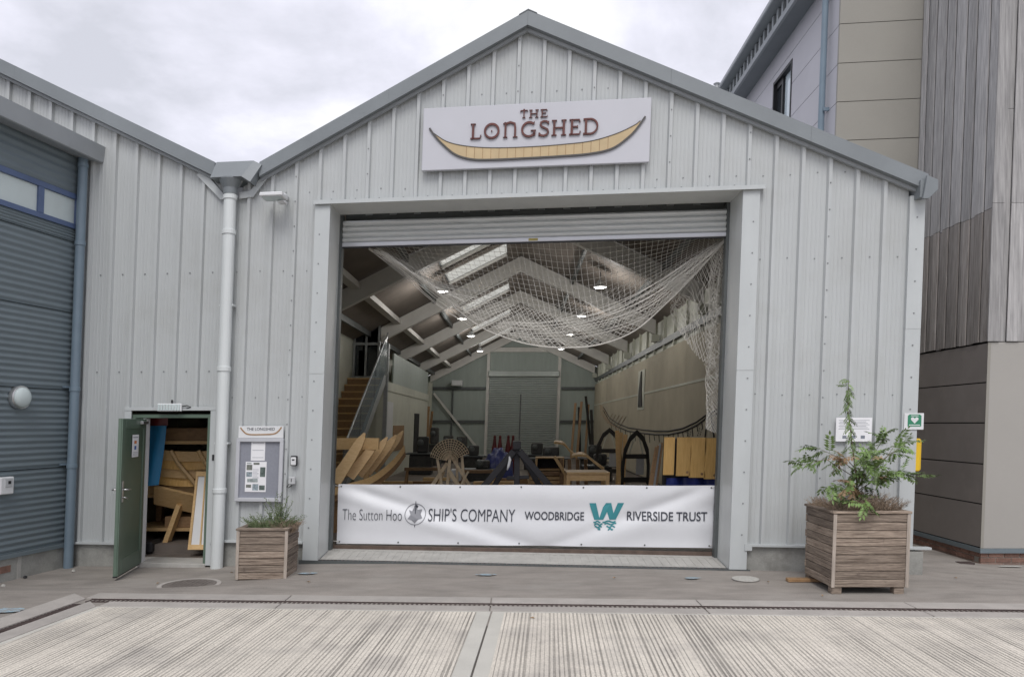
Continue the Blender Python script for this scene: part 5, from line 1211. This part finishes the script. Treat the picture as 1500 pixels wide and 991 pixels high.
B('panel', m_wood, (.42, 1.1, 18, 18.5, zz, zz+.03), (.42, 1.1, 18, 18.5, zz+.28, zz+.31), (.42, .46, 18, 18.5, zz+.0301, zz+.2799), (1.06, 1.1, 18, 18.5, zz+.0301, zz+.2799), parent=bo); B('back', m_dark, (.461, 1.059, 18.4, 18.44, zz+.031, zz+.279), parent=bo)
m = MB(); m.grid(18, 14, lambda s, t: (-1.15+1.05*s, 24+1.4*t, .05+.95*math.sin(math.pi*s)**.35*math.sin(math.pi*t)**.5*(1+.25*noise.noise(Vector((s*6, t*6, 2))))))
build('tarpaulin_heap', m, m_tarp, label='blue tarpaulin draped over a heap before the rear shutter', cat='tarpaulin', fix=False, smooth=True)
for i, (x, lb_) in enumerate(((724,'first'), (732,'second'), (744,'third'), (751,'fourth'))):
    p = px(x, 660, 27.0); h = 1.35
    m = MB(); m.lathe((p[0], p[1], .046), (0,0,1), [(.10,0),(.105,.02),(.10,.9),(.06,1.15),(.045,1.3),(.05,1.36),(.03,1.4)], 14)
    build('red_cylinder', m, m_red, label='dark red upright cylinder before the rear shutter, %s from the blue tarpaulin' % lb_, cat='cylinder', group='red cylinders by the rear shutter')
m = MB(); m.beam(px(763,577,30), (px(763,577,30)[0], 30, .046), .05, .05); build('tall_post', m, m_dsteel, label='thin dark post rising in front of the rear shutter', cat='post')
# pointed hull moulds leaning by the right wall
def mould(x, yt, Y, w, h, label):
    t = thing('hull_mould', px(x, 712, Y), label, 'hull mould')
    cx_ = px(x, yt, Y)[0]; zt = px(x, yt, Y)[2]; prof = [(-w/2, .046), (-w/2, zt*.45), (-w*.44, zt*.7), (-w*.25, zt*.9), (0, zt), (w*.25, zt*.9), (w*.44, zt*.7), (w/2, zt*.45), (w/2, .046)]
    m = MB(); vs = []
    for dx, z in prof:
        k = .80; iz = z*(.93 if z > .1 else 1)
        for yy in (Y-.03, Y+.03): vs += [(cx_+dx, yy, z), (cx_+dx*k, yy, iz-.03 if z > .1 else z)]
    fs = []
    for i in range(len(prof)-1):
        o = 4*i; fs += [(o, o+4, o+5, o+1), (o+2, o+3, o+7, o+6), (o, o+2, o+6, o+4), (o+1, o+5, o+7, o+3)]
    m.add(vs, fs+[(0,1,3,2), (4*len(prof)-4, 4*len(prof)-2, 4*len(prof)-1, 4*len(prof)-3)]); build('hoop', m, m_blackframe, t)
    B('cross_bar', m_blackframe, (cx_-w*.40, cx_+w*.40, Y-.03, Y+.03, zt*.55, zt*.62), parent=t); B('cross_bar', m_blackframe, (cx_-w*.42, cx_+w*.42, Y-.03, Y+.03, zt*.18, zt*.26), parent=t)
    for s_ in (-1, 1): m = MB(); m.beam((cx_+s_*.05, Y, zt*.92), (cx_+s_*w*.24, Y, zt*.62), .035, .02, (0,1,0)); build('stay', m, m_white_wall, t)
    B('panel', m_lgrey, (cx_+w*.02, cx_+w*.30, Y+.0, Y+.02, zt*.30, zt*.55), parent=t)
mould(893, 626, 23.5, .85, 1.7, 'black pointed hull mould beside the cream draped planks'); mould(933, 629, 20.0, .75, 1.7, 'black pointed hull mould nearer the hanging honey boards')
for i, (xa, xb) in enumerate(((904, 908), (910, 906), (917, 914))):
    a_, b_ = px(xa, 630+3*i, 22), px(xb, 640, 22); m = MB(); m.beam((a_[0], 22+.05*i, a_[2]), (b_[0], 21.8+.05*i, .046), .12, .03, (0,1,0)); build('leaning_plank', m, m_wood, label='pale plank upright between the hull moulds, %s from the mould beside the machine' % ORD[i], cat='plank', group='planks between the hull moulds')
hb = thing('board_rack', px(1012, 702, 12.2), 'rack draped with dark blue sheet holding honey boards upright', 'rack')
pA, pB_ = px(972, 704, 12.2), px(1052, 704, 12.2)
B('frame', m_blacktim, (pA[0]+.02, pB_[0]+.15, 12.35, 12.45, .046, 1.62), parent=hb)
m = MB(); m.grid(24, 12, lambda s, t: (lerp(pA[0]+.05, pB_[0]+.25, s), 12.22+.05*math.sin(s*19+t*3)+.04*noise.noise(Vector((s*6, t*4, 1))), lerp(.05, .99, t))); build('cover', m, m_tarp, hb, smooth=True, fix=False)
for i, (xa, xb, yt, yb) in enumerate(((973,986.5,640,695), (992,1010,640,696.5), (1011,1031.5,640.5,699), (1033,1050,641,701))):
    a_, b_ = px(xa, yt, 12.15), px(xb, yb, 12.15); w = b_[0]-a_[0]; m = MB()
    wav = (lambda t: 0) if i != 2 else (lambda t: .02*math.sin(t*4))
    L_ = [(a_[0]+wav(k/8)+(.015*(k/8)**2 if i == 2 else 0), lerp(a_[2], b_[2], k/8)) for k in range(9)]; R_ = [(b_[0]+(.012*math.sin(k*.9) if i == 2 else 0), lerp(a_[2], b_[2], k/8)) for k in range(8, -1, -1)]
    m.prism(L_+R_, lambda a, b, c: (a, c, b), 12.13, 12.17)
    bd_ = build('honey_board', m, m_wood_v, label=['narrow honey board, set apart by a wide gap', 'broad honey board next to the wide gap', 'wavy edged honey board between two straight ones', 'honey board at the jamb end of the row'][i], cat='board', group='honey boards on the rack')
    if i: m = MB(); m.lathe((b_[0]-.045, 12.128, b_[2]+.06), (0,-1,0), [(.022,0),(.02,.003)], 10); build('knot', m, m_wood_d, bd_)
for i in range(4): m = MB(); m.beam(px(970-3*i, 648+2*i, 13.0), (px(955-4*i, 712, 13.0)[0], 13.0, .046), .04, .03); build('leaning_batten', m, m_galv if i == 1 else m_wood_d, label='thin leaning batten, %s from the end of the honey board rack' % ORD[i], cat='batten', group='battens by the board rack')
# dim clutter along the walls and floor
clutter = [('sawhorse', 620, 690, 20, 'pale sawhorse beside the lath basket'), ('sawhorse', 700, 690, 19, 'low sawhorse beside the black trestle')]
for nm, x, y, Y, lb_ in clutter:
    t = thing(nm, px(x, y, Y), lb_, 'sawhorse'); c = px(x, y, Y)[0]
    B('beam', m_wood_d, (c-.5, c+.5, Y-.05, Y+.05, .62, .70), parent=t)
    for sx in (-.42, .42):
        for sy in (-.25, .25): m = MB(); m.beam((c+sx, Y, .62), (c+sx*1.1, Y+sy, .046), .06, .05); build('leg', m, m_wood_d, t)
B('white_crate', m_white, (px(686,0,18.5)[0], px(695,0,18.5)[0]+.1, 18.4, 18.8, .46, .74), bevel=.01, label='white plastic tub standing behind the lath basket', cat='tub')
B('plywood_sheet', m_wood, (-1.05, .1, 15.9, 17.0, .40, .44), label='flat plywood sheet on the floor trestles beside the lath basket', cat='sheet')
rd = random.Random(3)
def machine(x, Y, w, h, label, cat='machine', mat=m_mach):
    c = px(x, 650, Y)[0]; t = thing('workshop_machine', (c, Y, .046), label, cat)
    B('cabinet', mat, (c-w/2, c+w/2, Y-.3, Y+.3, .046, h*.55), parent=t, bevel=.03); B('table', m_dsteel, (c-w*.65, c+w*.65, Y-.4, Y+.4, h*.55+.001, h*.55+.05), parent=t)
    B('head', mat, (c-w*.2, c+w*.3, Y-.15, Y+.25, h*.55+.051, h), parent=t, bevel=.04); m = MB(); m.lathe((c-w*.05, Y-.15, h*.85), (0,-1,0), [(.12,0),(.12,.06),(.05,.09)], 14); build('handwheel', m, m_dsteel, t)
for x, Y, w, h, lb_ in ((635, 33, .7, 1.7, 'dark bandsaw below the diagonal steel brace'), (655, 35, .9, 1.3, 'dark machine against the far wall next to the brace'), (675, 36, 1.0, 1.25, 'low dark machine left of the rear shutter'), (693, 30, .8, 1.0, 'small dark machine before the rear shutter post'), (785, 30, .9, 1.1, 'dark machine at the right side of rear shutter'), (805, 28, 1.2, 1.0, 'broad dark bench machine beyond the board stack'), (870, 27, .9, 1.1, 'dark machine in front of the far right corner'), (878, 24, .8, .9, 'low dark machine beside the hull moulds'), (618, 27, .8, 1.4, 'dark machine standing by the pale store wall'), (706, 24, .9, .7, 'low dark trolley beside the blue tarpaulin')): machine(x, Y, w, h, lb_)
for i, (x, yt, xb, Y) in enumerate(((843,590,838,40), (848,596,851,39), (852,588,846,38), (858,580,868,38), (862,592,858,38), (866,600,870,36), (628,595,630,38), (622,600,626,36), (633,602,631,38))):
    a_ = px(x, yt, Y); m = MB(); m.beam(a_, (px(xb, 600, Y)[0], Y-.6, .046), .12, .06); build('leaning_timber', m, m_blackframe if i % 2 else m_wood_d, label='dark leaning timber in the corner between cream lining and rear shutter, %s from the shutter' % ORD[i] if i < 6 else 'dark timber leaning below the steel brace, %s from the left wall' % ORD[(1, 0, 2)[i-6]], cat='timber', group='timbers leaning far right' if i < 6 else 'timbers leaning far left')
B('wall_heater', m_white, (px(688,0,41)[0]-.25, px(688,0,41)[0]+.35, 41.3, 41.7, 3.95, 4.25), bevel=.03, label='small white heater on girt left of the rear shutter', cat='heater')
for i in range(6):
    c = -3.6+.7*i+rd.uniform(-.2,.2); Y = 21+rd.uniform(-2, 4); hh = rd.uniform(.25, .6)
    B('floor_timber', m_wood_d if i % 2 else m_wood, (c-.6, c+.6, Y-.1, Y+.1, .046, .046+hh*.3), bevel=.01, label='sawn timber baulk on the shed floor, %s from the staircase' % ORD[i], cat='timber', group='baulks on the shed floor')

# ------------------------------------------------------------------ behind the green door
ff = cat_curve([(214,606,11.3),(212,650,11.3),(208,712,11.3)], 10); fb = cat_curve([(246,606,11.3),(241,650,11.3),(231,710,11.3)], 10)
fl_ = thing('feather_flag', px(226, 712, 11.4), 'blue feather flag with red top standing inside green doorway', 'flag')
for i0, i1, mt in ((0, 2, m_red), (2, 10, m_teal_flag)):
    m = MB(); k = i1-i0; m.grid(6, k, lambda s, t: tuple(ff[i0+round(t*k)].lerp(fb[i0+round(t*k)], s)+Vector((0, .03*math.sin(s*6+t*2), 0)))); build('cloth', m, mt, fl_, smooth=True, fix=False)
m = MB(); m.tube([tuple(p+Vector((-.015,.0,0))) for p in ff]+[(ff[-1].x, 11.3, .05)], .012, 6); build('pole', m, m_dsteel, fl_)
B('base_weight', m_black, (ff[-1].x-.12, ff[-1].x+.2, 11.25, 11.6, -.08, .10), parent=fl_, bevel=.03)
B('store_floor', m_floor, (-6.6, -4.3, 10.98, 14.5, -.3, -.09), kind='structure')
rk = thing('timber_rack', (-5.2, 12.0, -.1), 'wooden storage rack of planks inside the store room', 'rack')
for x in (-6.0, -4.45):
    for Y in (11.75, 12.6): m = MB(); m.beam((x, Y, -.09), (x, Y, 1.75), .09, .09); build('post', m, m_wood_d, rk)
for z in (.20, .72, 1.12, 1.55): B('shelf', m_wood, (-6.05, -4.35, 11.68, 12.7, z, z+.05), parent=rk)
m = MB(); m.beam((-5.6, 11.55, .78), (-4.5, 11.6, .52), .34, .05, (0,1,.6)); build('sloping_board', m, m_wood, rk)
m = MB(); m.beam((-5.45, 11.6, -.09), (-5.22, 11.6, .62), .14, .07); build('strut', m, m_wood, rk)
for i, (x0, x1, Y, z0, z1) in enumerate(((-5.9, -4.5, 11.7, 1.171, 1.30), (-5.7, -4.6, 11.72, 1.601, 1.80), (-5.8, -4.6, 11.7, .771, .90), (-5.5, -4.5, 11.7, .251, .42))):
    B('stacked_plank', m_wood if i % 2 == 0 else m_wood_d, (x0, x1, Y, Y+.7, z0, z1), bevel=.008, label=['thick pine plank on the third rack shelf', 'oak plank on the top rack shelf', 'pine plank on the second rack shelf', 'oak plank on the lowest rack shelf'][i], cat='plank')
for i in range(4):                                  # clinker planks of a small hull stored on the rack
    m = MB(); z = .97+.13*i
    m.grid(12, 1, lambda s_, t: (lerp(-5.75, -4.4, s_), 11.66-.025*i+.03*t-.10*math.sin(math.pi*s_), z+.15*t-.10*math.sin(math.pi*(.15+.7*s_))+.03)); build('hull_plank', m, m_wood if i % 2 else m_wood_v, rk, fix=False)
for i in range(2): m = MB(); m.tube([(-5.35+.42*i, 11.50, 1.45), (-5.22+.42*i, 11.49, 1.25), (-5.02+.42*i, 11.50, 1.02), (-4.95+.42*i, 11.52, .92)], .035, 6); build('hull_rib', m, m_wood, rk)
wp = thing('framed_panel', px(290, 800, 11.0), 'white panel in bare wood frame leaning inside green doorway', 'panel')
q = [px(276, 804, 11.05), px(303, 804, 11.05), px(309, 690, 11.35), px(289, 690, 11.35)]
def WPm(s, t, n_): a = Vector(q[0]).lerp(Vector(q[1]), s); b = Vector(q[3]).lerp(Vector(q[2]), s); p = a.lerp(b, t); return (p.x, p.y-n_, p.z)
m = MB(); m.prism([(.1,.05),(.92,.05),(.92,.95),(.1,.95)], lambda a, b, c: WPm(a, b, c), .0, .01); build('sheet', m, m_white, wp)
for a, b, c, d in ((0,1,0,.06), (0,1,.94,1), (0,.14,.0601,.9399), (.9,1,.0601,.9399), (.62,.70,.0601,.9399)): m = MB(); m.prism([(a,c),(b,c),(b,d),(a,d)], lambda x, y, z: WPm(x, y, z), -.01, .03); build('frame_bar', m, m_wood, wp)
B('tool_board', m_wood_d, (-5.9, -4.4, 14.40, 14.49, 1.7, 2.5), label='dark tool board on back wall of the store room', cat='tool board')
for i in range(9): m = MB(); m.beam((-5.6+.13*i, 14.37, 1.85+.1*(i % 3)), (-5.55+.13*i, 14.37, 2.15+.05*(i % 2)), .04, .03); build('hand_tool', m, m_dsteel, label='dark hand tool on store room tool board, %s from the door side' % ORD[i], cat='tool', group='tools on the tool board')

# rope hanging in the far corner and scattered dead leaves on the paving
m = MB()
for k in range(5): m.tube([wallpx(878+2*k, 588+3*k), wallpx(881+3*k, 606+3*k), wallpx(890+4*k, 620+2*k), wallpx(897+5*k, 606+k)],   .010, 4, False)
build('hanging_rope', m, m_wood_d, label='loose coils of old rope hanging on far end of the cream wall', cat='rope', fix=False)
rd = random.Random(21)
LV = ['curled dead leaf on paving by foot of the large planter', 'curled dead leaf on paving beside the white downpipe', 'curled dead leaf on paving before the doorway ramp', 'curled dead leaf on the brushed yard near the open joint', 'curled dead leaf on paving by the round manhole', 'curled dead leaf on paving at mouth of the alley', 'curled dead leaf beside the round white cover', 'curled dead leaf on paving by small planter']
for i, (x, y) in enumerate(((1205,872), (340,838), (900,846), (780,905), (232,852), (1400,846), (1125,852), (452,852))):
    X, Y = gpx(x, y); a = rd.uniform(0, 6); c, n_ = math.cos(a), math.sin(a); z = (g(X, Y) if Y > 7.7 else 0)+.002
    m = MB(); m.add([(X+c*p-n_*q, Y+n_*p+c*q, z+h) for p, q, h in ((-.03,0,0),(0,.014,.012),(.03,0,.004),(0,-.014,.012),(0,0,.0))], [(0,4,1),(1,4,2),(2,4,3),(3,4,0)])
    build('dead_leaf', m, m_leaf_b, label=LV[i], cat='leaf', fix=False, group='dead leaves on the paving')
